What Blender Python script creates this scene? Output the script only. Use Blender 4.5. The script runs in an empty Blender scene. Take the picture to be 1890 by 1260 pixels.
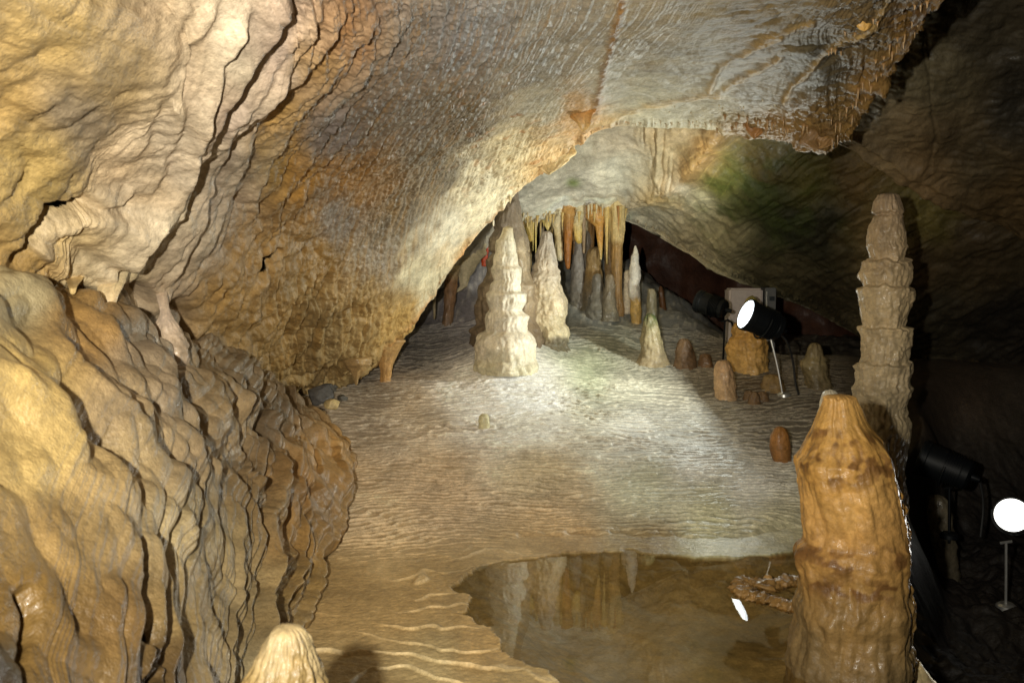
import bpy, bmesh, math, random
import numpy as np
from mathutils import Vector, Matrix

random.seed(7)
rng = np.random.default_rng(7)
C = bpy.context.scene.collection
SC = bpy.context.scene

# ------------------------------------------------------------------ camera
F = 1705.0
PITCH = math.atan(130.0 / F)
CAMZ = 1.2
cam_d = bpy.data.cameras.new('camera')
cam = bpy.data.objects.new('camera', cam_d)
C.objects.link(cam)
cam.location = (0, 0, CAMZ)
cam.rotation_euler = (math.pi / 2 - PITCH, 0, 0)
cam_d.sensor_width = 36.0
cam_d.lens = 36.0 * F / 1890.0
cam_d.clip_start = 0.02
cam_d.clip_end = 200
cam_d.dof.use_dof = True
cam_d.dof.focus_distance = 5.2
cam_d.dof.aperture_fstop = 6.5
SC.camera = cam

# ------------------------------------------------------------------ world (underground: no sky light reaches the cave)
W = bpy.data.worlds.new('World')
SC.world = W
W.use_nodes = True
bg = W.node_tree.nodes['Background']
bg.inputs['Color'].default_value = (0.012, 0.011, 0.012, 1)
bg.inputs['Strength'].default_value = 0.05

# ------------------------------------------------------------------ lights: the photographer's flash (left of the lens)
FLASH_W = 500.0
fl = bpy.data.lights.new('flash', 'SPOT')
fl.energy = FLASH_W
fl.color = (1.0, 0.945, 0.81)
fl.shadow_soft_size = 0.022
fl.spot_size = math.radians(100)
fl.spot_blend = 1.0
flo = bpy.data.objects.new('flash', fl)
C.objects.link(flo)
flo.location = (-0.25, 0.0, 1.27)
flo.rotation_euler = Vector((0.03, 1.0, 0.0)).to_track_quat('-Z', 'Y').to_euler()
LAMP_A_W = 6.0      # sharp edged spill
LAMP_A2_W = 39.0     # reflector, strongest along the axis
LAMP_D_W = 240.0

SC.view_settings.view_transform = 'Standard'
SC.view_settings.look = 'None'
SC.view_settings.exposure = 0.0
SC.view_settings.gamma = 1.0
try:
    SC.cycles.use_denoising = True
    SC.cycles.denoiser = 'OPENIMAGEDENOISE'
    SC.cycles.denoising_input_passes = 'RGB_ALBEDO_NORMAL'
    SC.cycles.max_bounces = 6
    SC.cycles.diffuse_bounces = 3
    SC.cycles.glossy_bounces = 3
    SC.cycles.transparent_max_bounces = 12
    SC.cycles.sample_clamp_indirect = 2.0
    SC.cycles.sample_clamp_direct = 5.0
    SC.cycles.use_adaptive_sampling = False
except Exception as e:
    print(e)

# ------------------------------------------------------------------ helpers: pixels of the photo (1890 x 1260) <-> world
cp, sp_ = math.cos(PITCH), math.sin(PITCH)

def P(px, py, d):
    """point seen at (px, py) at the horizontal distance d in front of the camera"""
    px, py, d = np.asarray(px, float), np.asarray(py, float), np.asarray(d, float)
    x = (px - 945.0) / F
    y = (630.0 - py) / F
    dy = sp_ * y + cp
    dz = cp * y - sp_
    k = d / dy
    return np.stack(np.broadcast_arrays(x * k, d, CAMZ + dz * k), -1)

def pix(X):
    X = np.asarray(X, float)
    x, y, z = X[..., 0], X[..., 1], X[..., 2] - CAMZ
    up = y * sp_ + z * cp
    fw = np.maximum(y * cp - z * sp_, 0.05)
    return 945 + F * x / fw, 630 - F * up / fw

# ------------------------------------------------------------------ noise
_perm = rng.permutation(256).astype(np.int32)
_perm = np.concatenate([_perm, _perm, _perm])
_g3 = rng.normal(size=(256, 3)).astype(np.float32)
_g3 /= np.linalg.norm(_g3, axis=1)[:, None]

def perlin(x, y, z=0.0):
    x, y, z = np.broadcast_arrays(np.asarray(x, np.float32), np.asarray(y, np.float32), np.asarray(z, np.float32))
    xi, yi, zi = np.floor(x).astype(np.int32), np.floor(y).astype(np.int32), np.floor(z).astype(np.int32)
    xf, yf, zf = x - xi, y - yi, z - zi
    xi &= 255; yi &= 255; zi &= 255
    u = xf * xf * xf * (xf * (xf * 6 - 15) + 10)
    v = yf * yf * yf * (yf * (yf * 6 - 15) + 10)
    w = zf * zf * zf * (zf * (zf * 6 - 15) + 10)
    def g(dx, dy, dz):
        h = _perm[_perm[_perm[xi + dx] + yi + dy] + zi + dz]
        q = _g3[h]
        return q[..., 0] * (xf - dx) + q[..., 1] * (yf - dy) + q[..., 2] * (zf - dz)
    def L(a, b, t):
        return a + (b - a) * t
    if z.size and np.all(z == z.flat[0]):
        pass
    x00 = L(g(0, 0, 0), g(1, 0, 0), u); x10 = L(g(0, 1, 0), g(1, 1, 0), u)
    x01 = L(g(0, 0, 1), g(1, 0, 1), u); x11 = L(g(0, 1, 1), g(1, 1, 1), u)
    return (L(L(x00, x10, v), L(x01, x11, v), w) * 1.5).astype(np.float64)

def pn(X, fx, fy=None, fz=None, off=0.0):
    fy = fx if fy is None else fy
    fz = fx if fz is None else fz
    return perlin(X[..., 0] * fx + off, X[..., 1] * fy + off * 1.7, X[..., 2] * fz + off * 0.6)

def fbm(X, f, oct=4, off=0.0, gain=0.5):
    s, a = 0.0, 1.0
    for k in range(oct):
        s = s + a * pn(X, f, off=off + 11.3 * k)
        a *= gain; f *= 2.03
    return s

def sstep(a, b, x):
    t = np.clip((x - a) / (b - a), 0, 1)
    return t * t * (3 - 2 * t)

def s2l(c):
    c = np.asarray(c, float) / 255.0
    return np.where(c <= 0.04045, c / 12.92, ((c + 0.055) / 1.055) ** 2.4)

def shep(ctrl, px, py, soft=45.0, power=2.2):
    """smooth blend of control values given at pixel positions; ctrl rows: (px, py, values...)"""
    ctrl = np.asarray(ctrl, float)
    sh = px.shape
    px, py = px.ravel(), py.ravel()
    out = np.zeros((px.size, ctrl.shape[1] - 2))
    for a in range(0, px.size, 100000):
        X, Y = px[a:a + 100000, None], py[a:a + 100000, None]
        w = 1.0 / ((X - ctrl[:, 0]) ** 2 + (Y - ctrl[:, 1]) ** 2 + soft * soft) ** power
        w /= w.sum(1, keepdims=True)
        out[a:a + 100000] = w @ ctrl[:, 2:]
    return out.reshape(sh + (-1,))

def colctrl(rows):
    r = []
    for (x, y, c, w) in rows:
        r.append([x, y, *s2l(c), w])
    return np.array(r)

def polysd(px, py, pts):
    """distance to a polyline, side (+ = right of travel downwards on screen), and arclength 0..1"""
    pts = np.asarray(pts, float)
    best = np.full(px.shape, 1e9); side = np.zeros(px.shape); par = np.zeros(px.shape)
    n = len(pts) - 1
    for i in range(n):
        a, b = pts[i], pts[i + 1]
        e = b - a
        t = np.clip(((px - a[0]) * e[0] + (py - a[1]) * e[1]) / (e @ e), 0, 1)
        dx, dy = px - a[0] - t * e[0], py - a[1] - t * e[1]
        d = np.hypot(dx, dy)
        s = np.sign(e[1] * dx - e[0] * dy)
        m = d < best
        best = np.where(m, d, best); side = np.where(m, s, side); par = np.where(m, (i + t) / n, par)
    return best, side, par

def inside(px, py, poly):
    poly = np.asarray(poly, float)
    r = np.zeros(px.shape, bool)
    j = len(poly) - 1
    for i in range(len(poly)):
        xi, yi = poly[i]; xj, yj = poly[j]
        c = ((yi > py) != (yj > py)) & (px < (xj - xi) * (py - yi) / (yj - yi + 1e-12) + xi)
        r ^= c
        j = i
    return r

def catmull(Cg, nu, nv, uw=None, vw=None):
    """tensor Catmull-Rom through a (rows, cols, 3) control grid"""
    Cg = np.asarray(Cg, float)
    def ev(A, t):
        n = A.shape[0]
        i = np.clip(np.floor(t).astype(int), 0, n - 2)
        f = (t - i)[:, None, None]
        def at(k):
            lo = 2 * A[0] - A[1]; hi = 2 * A[-1] - A[-2]
            r = A[np.clip(k, 0, n - 1)].copy()
            r[k < 0] = lo; r[k > n - 1] = hi
            return r
        p0, p1, p2, p3 = at(i - 1), at(i), at(i + 1), at(i + 2)
        return 0.5 * (2 * p1 + (p2 - p0) * f + (2 * p0 - 5 * p1 + 4 * p2 - p3) * f ** 2 + (3 * p1 - p0 - 3 * p2 + p3) * f ** 3)
    R, K = Cg.shape[:2]
    def params(n, wts):
        m = len(wts)
        cum = np.concatenate([[0.0], np.cumsum(wts)]); cum /= cum[-1]
        return np.interp(np.linspace(0, 1, n), cum, np.arange(m + 1))
    tv = params(nv, vw if vw is not None else [1] * (R - 1))
    tu = params(nu, uw if uw is not None else [1] * (K - 1))
    A = ev(Cg, tv)
    B = ev(np.swapaxes(A, 0, 1), tu)
    B = np.swapaxes(B, 0, 1)
    U, V = np.meshgrid(tu, tv)
    return B, U, V

def gnormal(G, toward=(0, 0, CAMZ)):
    du = np.gradient(G, axis=1); dv = np.gradient(G, axis=0)
    n = np.cross(du, dv)
    n /= np.linalg.norm(n, axis=-1, keepdims=True) + 1e-12
    if toward is not None:
        s = np.sign(((np.asarray(toward) - G) * n).sum(-1))
        m = np.sign(np.median(s)) or 1
        n = n * m
    return n

# ------------------------------------------------------------------ mesh output
def raw_mesh(name, V, quads, col, mat, tris=None):
    me = bpy.data.meshes.new(name)
    V = np.ascontiguousarray(V, np.float32)
    nq = len(quads); nt = 0 if tris is None else len(tris)
    me.vertices.add(len(V)); me.vertices.foreach_set('co', V.ravel())
    loops = quads.ravel() if nt == 0 else np.concatenate([quads.ravel(), tris.ravel()])
    me.loops.add(len(loops)); me.loops.foreach_set('vertex_index', loops.astype(np.int32))
    me.polygons.add(nq + nt)
    st = np.arange(nq) * 4
    if nt:
        st = np.concatenate([st, nq * 4 + np.arange(nt) * 3])
    me.polygons.foreach_set('loop_start', st.astype(np.int32))
    me.polygons.foreach_set('use_smooth', np.ones(nq + nt, bool))
    me.update(calc_edges=True)
    if col is not None:
        ca = me.color_attributes.new('Col', 'FLOAT_COLOR', 'POINT')
        ca.data.foreach_set('color', np.ascontiguousarray(col, np.float32).ravel())
    if mat is not None:
        me.materials.append(mat)
    return me

def obj(name, me, parent=None, loc=None):
    o = bpy.data.objects.new(name, me)
    C.objects.link(o)
    if parent is not None:
        o.parent = parent
    if loc is not None:
        o.location = loc
    return o

def grid_quads(nv, nu, wrap=False):
    i = np.arange(nv - 1)[:, None]; j = np.arange(nu if wrap else nu - 1)[None, :]
    j2 = (j + 1) % nu
    return np.stack([i * nu + j, i * nu + j2, (i + 1) * nu + j2, (i + 1) * nu + j], -1).reshape(-1, 4)

def grid_obj(name, G, col, mat, hole=None, flip=False):
    nv, nu = G.shape[:2]
    q = grid_quads(nv, nu)
    if flip:
        q = q[:, ::-1]
    if hole is not None:
        h = hole.ravel()
        q = q[~(h[q].mean(1) > 0.5)]
    return obj(name, raw_mesh(name, G.reshape(-1, 3), q, col.reshape(-1, 4), mat))

def tag(o, label=None, cat=None, group=None, kind=None):
    if label: o['label'] = label
    if cat: o['category'] = cat
    if group: o['group'] = group
    if kind: o['kind'] = kind
    return o

# ------------------------------------------------------------------ materials
def nodes(m):
    m.use_nodes = True
    return m.node_tree.nodes, m.node_tree.links

def rock_mat(name, bump=0.35, bscale=70.0, fine=260.0, rough=(0.62, 0.12), var=0.35, sss=0.0, spec=0.3, finew=0.5):
    m = bpy.data.materials.new(name)
    N, L = nodes(m)
    b = N['Principled BSDF']
    at = N.new('ShaderNodeAttribute'); at.attribute_name = 'Col'
    tc = N.new('ShaderNodeNewGeometry')
    def noise(scale, detail=5, rg=0.6):
        n = N.new('ShaderNodeTexNoise')
        n.inputs['Scale'].default_value = scale
        n.inputs['Detail'].default_value = detail
        n.inputs['Roughness'].default_value = rg
        L.new(tc.outputs['Position'], n.inputs['Vector'])
        return n
    n1 = noise(bscale * 0.22, 8, 0.65)
    mr = N.new('ShaderNodeMapRange')
    mr.inputs[1].default_value = 0.3; mr.inputs[2].default_value = 0.7
    mr.inputs[3].default_value = 1 - var; mr.inputs[4].default_value = 1 + var * 0.55
    L.new(n1.outputs['Fac'], mr.inputs[0])
    # small dark mineral specks
    n4 = noise(140.0, 2, 0.5)
    m4 = N.new('ShaderNodeMapRange')
    m4.inputs[1].default_value = 0.70; m4.inputs[2].default_value = 0.80
    m4.inputs[3].default_value = 1.0; m4.inputs[4].default_value = 0.55
    L.new(n4.outputs['Fac'], m4.inputs[0])
    mm0 = N.new('ShaderNodeMath'); mm0.operation = 'MULTIPLY'
    L.new(mr.outputs[0], mm0.inputs[0]); L.new(m4.outputs[0], mm0.inputs[1])
    n6 = noise(75.0, 5, 0.7)
    m6 = N.new('ShaderNodeMapRange')
    m6.inputs[1].default_value = 0.32; m6.inputs[2].default_value = 0.68
    m6.inputs[3].default_value = 0.76; m6.inputs[4].default_value = 1.16
    L.new(n6.outputs['Fac'], m6.inputs[0])
    mm = N.new('ShaderNodeMath'); mm.operation = 'MULTIPLY'
    L.new(mm0.outputs[0], mm.inputs[0]); L.new(m6.outputs[0], mm.inputs[1])
    mx = N.new('ShaderNodeVectorMath'); mx.operation = 'SCALE'
    L.new(at.outputs['Color'], mx.inputs[0]); L.new(mm.outputs[0], mx.inputs['Scale'])
    L.new(mx.outputs[0], b.inputs['Base Color'])
    n2 = noise(bscale, 3, 0.6)
    n3 = noise(fine, 1, 0.5)
    ad = N.new('ShaderNodeMath'); ad.operation = 'MULTIPLY_ADD'
    L.new(n3.outputs['Fac'], ad.inputs[0]); 
    fw = N.new('ShaderNodeMath'); fw.operation = 'MULTIPLY_ADD'
    L.new(at.outputs['Alpha'], fw.inputs[0]); fw.inputs[1].default_value = finew * 0.3; fw.inputs[2].default_value = finew * 0.5
    L.new(fw.outputs[0], ad.inputs[1])
    L.new(n2.outputs['Fac'], ad.inputs[2])
    bp = N.new('ShaderNodeBump')
    bp.inputs['Strength'].default_value = bump
    bp.inputs['Distance'].default_value = 0.012
    L.new(ad.outputs[0], bp.inputs['Height'])
    L.new(bp.outputs[0], b.inputs['Normal'])
    rr = N.new('ShaderNodeMapRange')
    rr.inputs[3].default_value = rough[0]; rr.inputs[4].default_value = 0.42
    L.new(at.outputs['Alpha'], rr.inputs[0])
    L.new(rr.outputs[0], b.inputs['Roughness'])
    # film of water: a smoother coat over the rough rock, broken into wet and dry patches
    n5 = noise(9.0, 5, 0.6)
    wp = N.new('ShaderNodeMath'); wp.operation = 'MULTIPLY_ADD'
    L.new(n5.outputs['Fac'], wp.inputs[0]); wp.inputs[1].default_value = 2.6; wp.inputs[2].default_value = -0.75
    wq = N.new('ShaderNodeMath'); wq.operation = 'MULTIPLY'; wq.use_clamp = True
    L.new(wp.outputs[0], wq.inputs[0]); L.new(at.outputs['Alpha'], wq.inputs[1])
    L.new(wq.outputs[0], b.inputs['Coat Weight'])
    b.inputs['Coat Roughness'].default_value = rough[1]
    b.inputs['Coat IOR'].default_value = 1.36
    bc = N.new('ShaderNodeBump'); bc.inputs['Strength'].default_value = bump * 0.9; bc.inputs['Distance'].default_value = 0.010
    L.new(n2.outputs['Fac'], bc.inputs['Height'])
    L.new(bc.outputs[0], b.inputs['Coat Normal'])
    b.inputs['Specular IOR Level'].default_value = spec
    if sss > 0:
        b.inputs['Subsurface Weight'].default_value = sss
        b.inputs['Subsurface Radius'].default_value = (0.03, 0.018, 0.008)
        b.inputs['Subsurface Scale'].default_value = 0.6
    return m

M_WALL = rock_mat('wet_flowstone', bump=0.45, bscale=60, fine=230, rough=(0.6, 0.10))
M_CEIL = rock_mat('cave_ceiling_rock', bump=0.45, bscale=55, fine=200, rough=(0.6, 0.14))
M_FLOOR = rock_mat('rimstone_floor', bump=0.35, bscale=90, fine=300, rough=(0.6, 0.13), var=0.3)
M_CALC = rock_mat('wet_calcite', bump=0.3, bscale=55, fine=240, rough=(0.5, 0.10), var=0.3, sss=0.05)
M_DARK = rock_mat('dark_rock', bump=0.6, bscale=30, fine=150, rough=(0.75, 0.3), var=0.5)

def plain_mat(name, col, rough=0.5, metal=0.0, emit=0.0, ecol=(1, 1, 1), nvar=0.25, spec=0.5):
    m = bpy.data.materials.new(name)
    N, L = nodes(m)
    b = N['Principled BSDF']
    n = N.new('ShaderNodeTexNoise'); n.inputs['Scale'].default_value = 40; n.inputs['Detail'].default_value = 6
    g = N.new('ShaderNodeNewGeometry'); L.new(g.outputs['Position'], n.inputs['Vector'])
    r = N.new('ShaderNodeMapRange'); r.inputs[3].default_value = 1 - nvar; r.inputs[4].default_value = 1 + nvar
    L.new(n.outputs['Fac'], r.inputs[0])
    v = N.new('ShaderNodeVectorMath'); v.operation = 'SCALE'; v.inputs[0].default_value = col
    L.new(r.outputs[0], v.inputs['Scale']); L.new(v.outputs[0], b.inputs['Base Color'])
    b.inputs['Roughness'].default_value = rough
    b.inputs['Metallic'].default_value = metal
    b.inputs['Specular IOR Level'].default_value = spec
    if emit > 0:
        b.inputs['Emission Color'].default_value = (*ecol, 1)
        b.inputs['Emission Strength'].default_value = emit
    return m

M_BLACK = plain_mat('black_lamp_metal', (0.004, 0.005, 0.006), 0.5, 0.0, spec=0.18)
M_STEEL = plain_mat('galvanised_steel', (0.62, 0.62, 0.6), 0.35, 0.8)
M_LENS_A = plain_mat('lit_lamp_glass', (0.9, 0.95, 1), 0.2, 0, 7.0, (0.86, 0.95, 1.0))
M_LENS_D = plain_mat('glaring_lamp_glass', (0.95, 0.97, 1), 0.2, 0, 4.0, (1.0, 0.98, 0.9))
M_GLASS_OFF = plain_mat('unlit_lamp_glass', (0.03, 0.035, 0.04), 0.1)
M_BOX = plain_mat('grey_enclosure_plastic', (0.42, 0.36, 0.33), 0.5)
M_BOXD = plain_mat('dark_enclosure_panel', (0.10, 0.10, 0.10), 0.4)
M_CABLE = plain_mat('black_cable_rubber', (0.012, 0.012, 0.012), 0.5)
M_ROCK = rock_mat('loose_stone', bump=0.5, bscale=40, fine=160, rough=(0.7, 0.3), var=0.4)

def water_mat():
    m = bpy.data.materials.new('still_pool_water')
    N, L = nodes(m)
    for n in list(N):
        if n.type != 'OUTPUT_MATERIAL': N.remove(n)
    out = [n for n in N if n.type == 'OUTPUT_MATERIAL'][0]
    tr = N.new('ShaderNodeBsdfTransparent'); tr.inputs[0].default_value = (0.90, 0.84, 0.70, 1)
    gl = N.new('ShaderNodeBsdfGlossy'); gl.inputs['Roughness'].default_value = 0.0
    gl.inputs['Color'].default_value = (1, 1, 1, 1)
    fr = N.new('ShaderNodeFresnel')
    mx = N.new('ShaderNodeMixShader')
    g = N.new('ShaderNodeNewGeometry')
    bf = N.new('ShaderNodeMath'); bf.operation = 'MULTIPLY_ADD'; bf.inputs[1].default_value = -0.578; bf.inputs[2].default_value = 1.33
    L.new(g.outputs['Backfacing'], bf.inputs[0]); L.new(bf.outputs[0], fr.inputs['IOR'])
    n = N.new('ShaderNodeTexNoise'); n.inputs['Scale'].default_value = 6; n.inputs['Detail'].default_value = 1
    L.new(g.outputs['Position'], n.inputs['Vector'])
    bp = N.new('ShaderNodeBump'); bp.inputs['Strength'].default_value = 0.02; bp.inputs['Distance'].default_value = 0.01
    L.new(n.outputs['Fac'], bp.inputs['Height'])
    L.new(bp.outputs[0], gl.inputs['Normal']); L.new(bp.outputs[0], fr.inputs['Normal'])
    L.new(fr.outputs[0], mx.inputs[0]); L.new(tr.outputs[0], mx.inputs[1]); L.new(gl.outputs[0], mx.inputs[2])
    L.new(mx.outputs[0], out.inputs['Surface'])
    return m
M_WATER = water_mat()

# ================================================================== SETTING
# ------------------------------------------------------------------ rimstone floor and the pool
POOL_PX = [(1560, 1000), (1500, 1012), (1440, 1021), (1350, 1031), (1250, 1027), (1160, 1018), (1050, 1022), (960, 1030), (905, 1042),
           (862, 1060), (826, 1081), (838, 1090), (866, 1100), (871, 1110), (862, 1122), (848, 1133), (884, 1147), (906, 1166),
           (924, 1195), (940, 1216), (966, 1229), (1000, 1240), (1030, 1262), (1090, 1310), (1240, 1400), (1500, 1400), (1640, 1330), (1620, 1150)]
_pp = np.array(POOL_PX, float)
_k = CAMZ / -((cp * (630 - _pp[:, 1]) / F - sp_))
POOL = np.stack([(_pp[:, 0] - 945) / F * _k, (sp_ * (630 - _pp[:, 1]) / F + cp) * _k], 1)

def pool_sd(x, y):
    d, _, _ = polysd(x, y, np.vstack([POOL, POOL[:1]]))
    return np.where(inside(x, y, POOL), -d, d)

def softplus(t, s):
    return s * np.logaddexp(0, t / s)

def floor_base(x, y):
    """big shape of the floor, without the rimstone steps"""
    z = 0.215 * softplus(y - 3.92, 0.12)
    # white apron under the central stalagmite
    z = z + 0.13 * np.exp(-(((x + 0.03) / 0.36) ** 2 + ((y - 6.55) / 0.42) ** 2))
    # rear flowstone bank
    z = z - 0.215 * softplus(y - 8.0, 0.3)
    z = z + 0.62 * np.exp(-(((x - 0.42) / 1.0) ** 4 + ((y - 8.5) / 0.95) ** 2)) * 0.75
    z = z + 0.45 * np.exp(-(((x + 0.55) / 0.5) ** 2 + ((y - 8.2) / 0.7) ** 2))
    # fall into the dark lower passage on the right
    xe = 0.98 + 0.52 * (y - 2.7) + 0.05 * np.sin(y * 5.1)
    drop = sstep(0.0, 0.28, x - xe) * (1 - sstep(5.2, 6.4, y))
    z = z - (0.42 + 0.215 * softplus(y - 3.92, 0.12)) * drop - 0.12 * softplus(x - xe - 0.6, 0.2) * (1 - sstep(5.2, 6.4, y))
    z = z - 0.35 * sstep(1.35, 2.2, x) * sstep(6.4, 8.0, y)
    return z

NR, NC = 1560, 860
rd = np.concatenate([np.linspace(0.3, 2.3, 60)[:-1], 2.3 * (7.2 / 2.3) ** np.linspace(0, 1, NR - 140), np.linspace(7.2, 11.5, 82)[1:]])
rc = np.concatenate([np.linspace(-1.6, -0.62, 60)[:-1], np.linspace(-0.62, 0.62, NC - 120), np.linspace(0.62, 1.6, 62)[1:]])
RC, RD = np.meshgrid(rc, rd)
fx = RC * (RD * 0.92 + 0.45)
fy = RD
FL0 = np.stack([fx, fy, np.zeros_like(fx)], -1)
zb = floor_base(fx, fy)
sd = pool_sd(fx, fy)
# rimstone steps: risers face down-slope, treads almost level
wob = 0.8 * perlin(fx * 0.9, fy * 1.6, 3.3) + 0.5 * perlin(fx * 2.4, fy * 6.0, 9.1) + 0.30 * perlin(fx * 6.5, fy * 14.0, 1.1) + 0.24 * perlin(fx * 17, fy * 26, 5.1) + 0.10 * perlin(fx * 40, fy * 50, 6.1)
lam = 0.043
fyw = fy + 0.22 * perlin(fx * 0.7, fy * 0.9, 66.0) + 0.05 * perlin(fx * 2.5, fy * 2.5, 67.0)
ph = fyw / lam + wob * 1.7
ph2 = fy / (lam * 0.52) + 2.1 * perlin(fx * 2.1, fy * 3.0, 21.0) + 1.3 * perlin(fx * 6.0, fy * 10.0, 17.0) + 0.5 * perlin(fx * 16, fy * 20, 2.0)
def stair(p, w=0.2):
    f = p - np.floor(p)
    return np.floor(p) + np.where(f < w, sstep(0, w, f), 1.0 + 0 * f) - p    # in [-1, 1], steep riser then level
st1 = stair(ph); st2 = stair(ph2, 0.24)
slope_zone = sstep(3.7, 4.3, fy + 0.25 * perlin(fx * 1.1, fy * 1.1, 8.0))
mixn = sstep(-0.3, 0.3, perlin(fx * 1.6, fy * 2.6, 31.0) + 0.5 * perlin(fx * 5, fy * 9, 36.0))
mud = sstep(0.0, 0.25, fx - (0.98 + 0.52 * (fy - 2.7))) * (1 - sstep(5.4, 6.4, fy))
mudx = np.maximum(mud, sstep(0.0, 0.3, fx - (0.98 + 0.52 * (fy - 2.7))))
mudx = np.maximum(mudx, sstep(0.33, 0.39, fx / fy) * (fy > 3.4))
steps = (1 - mudx) * slope_zone * (0.0118 * st1 * (0.30 + 0.70 * mixn) + 0.0036 * st2 * (1 - 0.35 * mixn))
# sharp little crest on each rim
f1 = ph - np.floor(ph)
steps += (1 - mudx) * slope_zone * 0.0032 * np.exp(-((f1 - 0.22) / 0.08) ** 2)
# broad terraces beside the pool (lower left)
near = 1 - slope_zone
cn = fy * 5.2 + 1.5 * perlin(fx * 1.5, fy * 1.2, 4.0) + 0.6 * perlin(fx * 4.5, fy * 3.0, 14.0) + 0.22 * perlin(fx * 15, fy * 9.0, 24.0)
fn_ = cn - np.floor(cn)
terr = np.floor(cn) + sstep(0, 0.14, fn_) - 0.0
rim = np.exp(-((fn_ - 0.12) / 0.055) ** 2)
amp_t = sstep(0.0, 0.45, perlin(fx * 2.2, fy * 2.2, 44.0)) * 0.75 + 0.08 + 0.9 * (1 - sstep(2.75, 3.05, fy))
steps += (1 - mud) * near * (0.011 * rim * amp_t + 0.004 * (terr - cn) )
steps += near * 0.004 * fbm(FL0, 9.0, 3, off=3)
fz = zb + steps + 0.012 * fbm(FL0, 2.3, 4, off=5.0) * sstep(3.8, 4.4, fy)
# rear bank is drippy and rough
rear = sstep(7.0, 7.7, fy)
fz += rear * (0.05 * fbm(FL0, 3.0, 5, off=8) + 0.03 * np.abs(perlin(fx * 9, fy * 3.0, 6.0)))
mud = sstep(0.0, 0.25, fx - (0.98 + 0.52 * (fy - 2.7))) * (1 - sstep(5.4, 6.4, fy))
fz += mud * (0.09 * fbm(FL0, 2.6, 6, off=19) + 0.05 * np.abs(pn(FL0, 6.0, off=29)) + 0.02 * np.abs(pn(FL0, 17.0, off=39)))
# pool: crusted lip, then under water
lipw = sd + 0.035 * perlin(fx * 7, fy * 7, 17.0) + 0.02 * perlin(fx * 16, fy * 16, 7.0) + 0.008 * perlin(fx * 45, fy * 45, 3.0)
fz = np.where((lipw < 0.4) & (fy < 4.6), np.minimum(fz, 0.004 + 0.11 * np.clip(lipw, 0, 9) + np.clip(lipw - 0.2, 0, 9) * 0.5), fz)
above = np.maximum(fz, 0.003 + 0.008 * np.exp(-np.clip(lipw, 0, 9) / 0.03) * sstep(-0.2, 0.3, perlin(fx * 5, fy * 5, 11.0)) + 0.004 * np.abs(perlin(fx * 30, fy * 30, 1.0)))
below = -0.004 - 0.12 * sstep(0.0, 0.35, -lipw) + 0.012 * fbm(FL0, 5.0, 3, off=1.0)
in_pool_y = fy < 4.6
fz = np.where((lipw > 0) | ~in_pool_y, np.where(mud < 0.02, above, fz), below)
FLG = np.stack([fx, fy, fz], -1)

def floor_z(x, y):
    """height of the finished floor"""
    i = np.clip(np.searchsorted(rd, y), 1, NR - 1)
    c = x / (y * 0.92 + 0.45)
    j = np.clip(np.searchsorted(rc, c), 1, NC - 1)
    return float(fz[i - 1:i + 1, j - 1:j + 1].mean())

fpx, fpy = pix(FLG)
wx = fpx + 22 * perlin(fx * 3, fy * 3, 1.0); wy = fpy + 12 * perlin(fx * 3, fy * 3, 55.0)
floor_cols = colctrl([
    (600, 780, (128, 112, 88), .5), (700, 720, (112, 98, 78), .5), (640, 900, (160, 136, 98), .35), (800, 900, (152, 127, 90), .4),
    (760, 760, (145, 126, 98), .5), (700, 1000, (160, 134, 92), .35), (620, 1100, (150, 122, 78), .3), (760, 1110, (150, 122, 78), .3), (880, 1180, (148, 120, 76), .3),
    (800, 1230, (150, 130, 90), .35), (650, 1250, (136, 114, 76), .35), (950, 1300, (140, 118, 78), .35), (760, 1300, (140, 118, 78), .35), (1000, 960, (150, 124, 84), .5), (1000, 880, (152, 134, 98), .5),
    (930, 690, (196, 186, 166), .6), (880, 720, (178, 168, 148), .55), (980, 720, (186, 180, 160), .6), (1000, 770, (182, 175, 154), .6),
    (1090, 680, (136, 138, 104), .6), (1150, 720, (140, 134, 110), .6), (1180, 800, (186, 180, 160), .6), (1280, 850, (206, 201, 182), .6),  # lamp pool painted paler here, with a greenish shadow band beside it
    (1400, 900, (204, 198, 176), .6), (1250, 740, (124, 116, 94), .6), (1300, 780, (150, 143, 122), .6), (1200, 690, (118, 112, 90), .6), (1200, 900, (186, 182, 146), .7), (1300, 950, (182, 176, 130), .8), (1420, 960, (184, 174, 130), .8),  # tones close to the lamp darkened against its hot spot
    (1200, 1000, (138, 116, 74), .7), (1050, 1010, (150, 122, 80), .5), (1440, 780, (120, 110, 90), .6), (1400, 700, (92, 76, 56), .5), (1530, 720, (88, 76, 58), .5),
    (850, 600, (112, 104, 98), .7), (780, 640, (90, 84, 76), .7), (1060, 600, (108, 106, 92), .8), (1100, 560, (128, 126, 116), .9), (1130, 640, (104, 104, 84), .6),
    (1240, 620, (150, 148, 136), .6), (1300, 680, (100, 86, 66), .5), (1750, 1100, (34, 28, 21), .03), (1850, 1000, (32, 27, 22), .03), (1750, 900, (44, 38, 30), .05), (1700, 1250, (18, 15, 12), .0), (1660, 1150, (22, 18, 14), .0), (1890, 1260, (30, 24, 17), .0),  # lower right ground painted near black to keep lamp light from showing
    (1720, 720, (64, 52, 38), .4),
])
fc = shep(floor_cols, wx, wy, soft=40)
crest = (1 - mudx) * slope_zone * np.exp(-((f1 - 0.20) / 0.11) ** 2) + near * rim * np.clip(amp_t, 0, 1) * 0.9
crest = np.clip(crest, 0, 1)[..., None]
pale = s2l((214, 198, 160))
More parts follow.
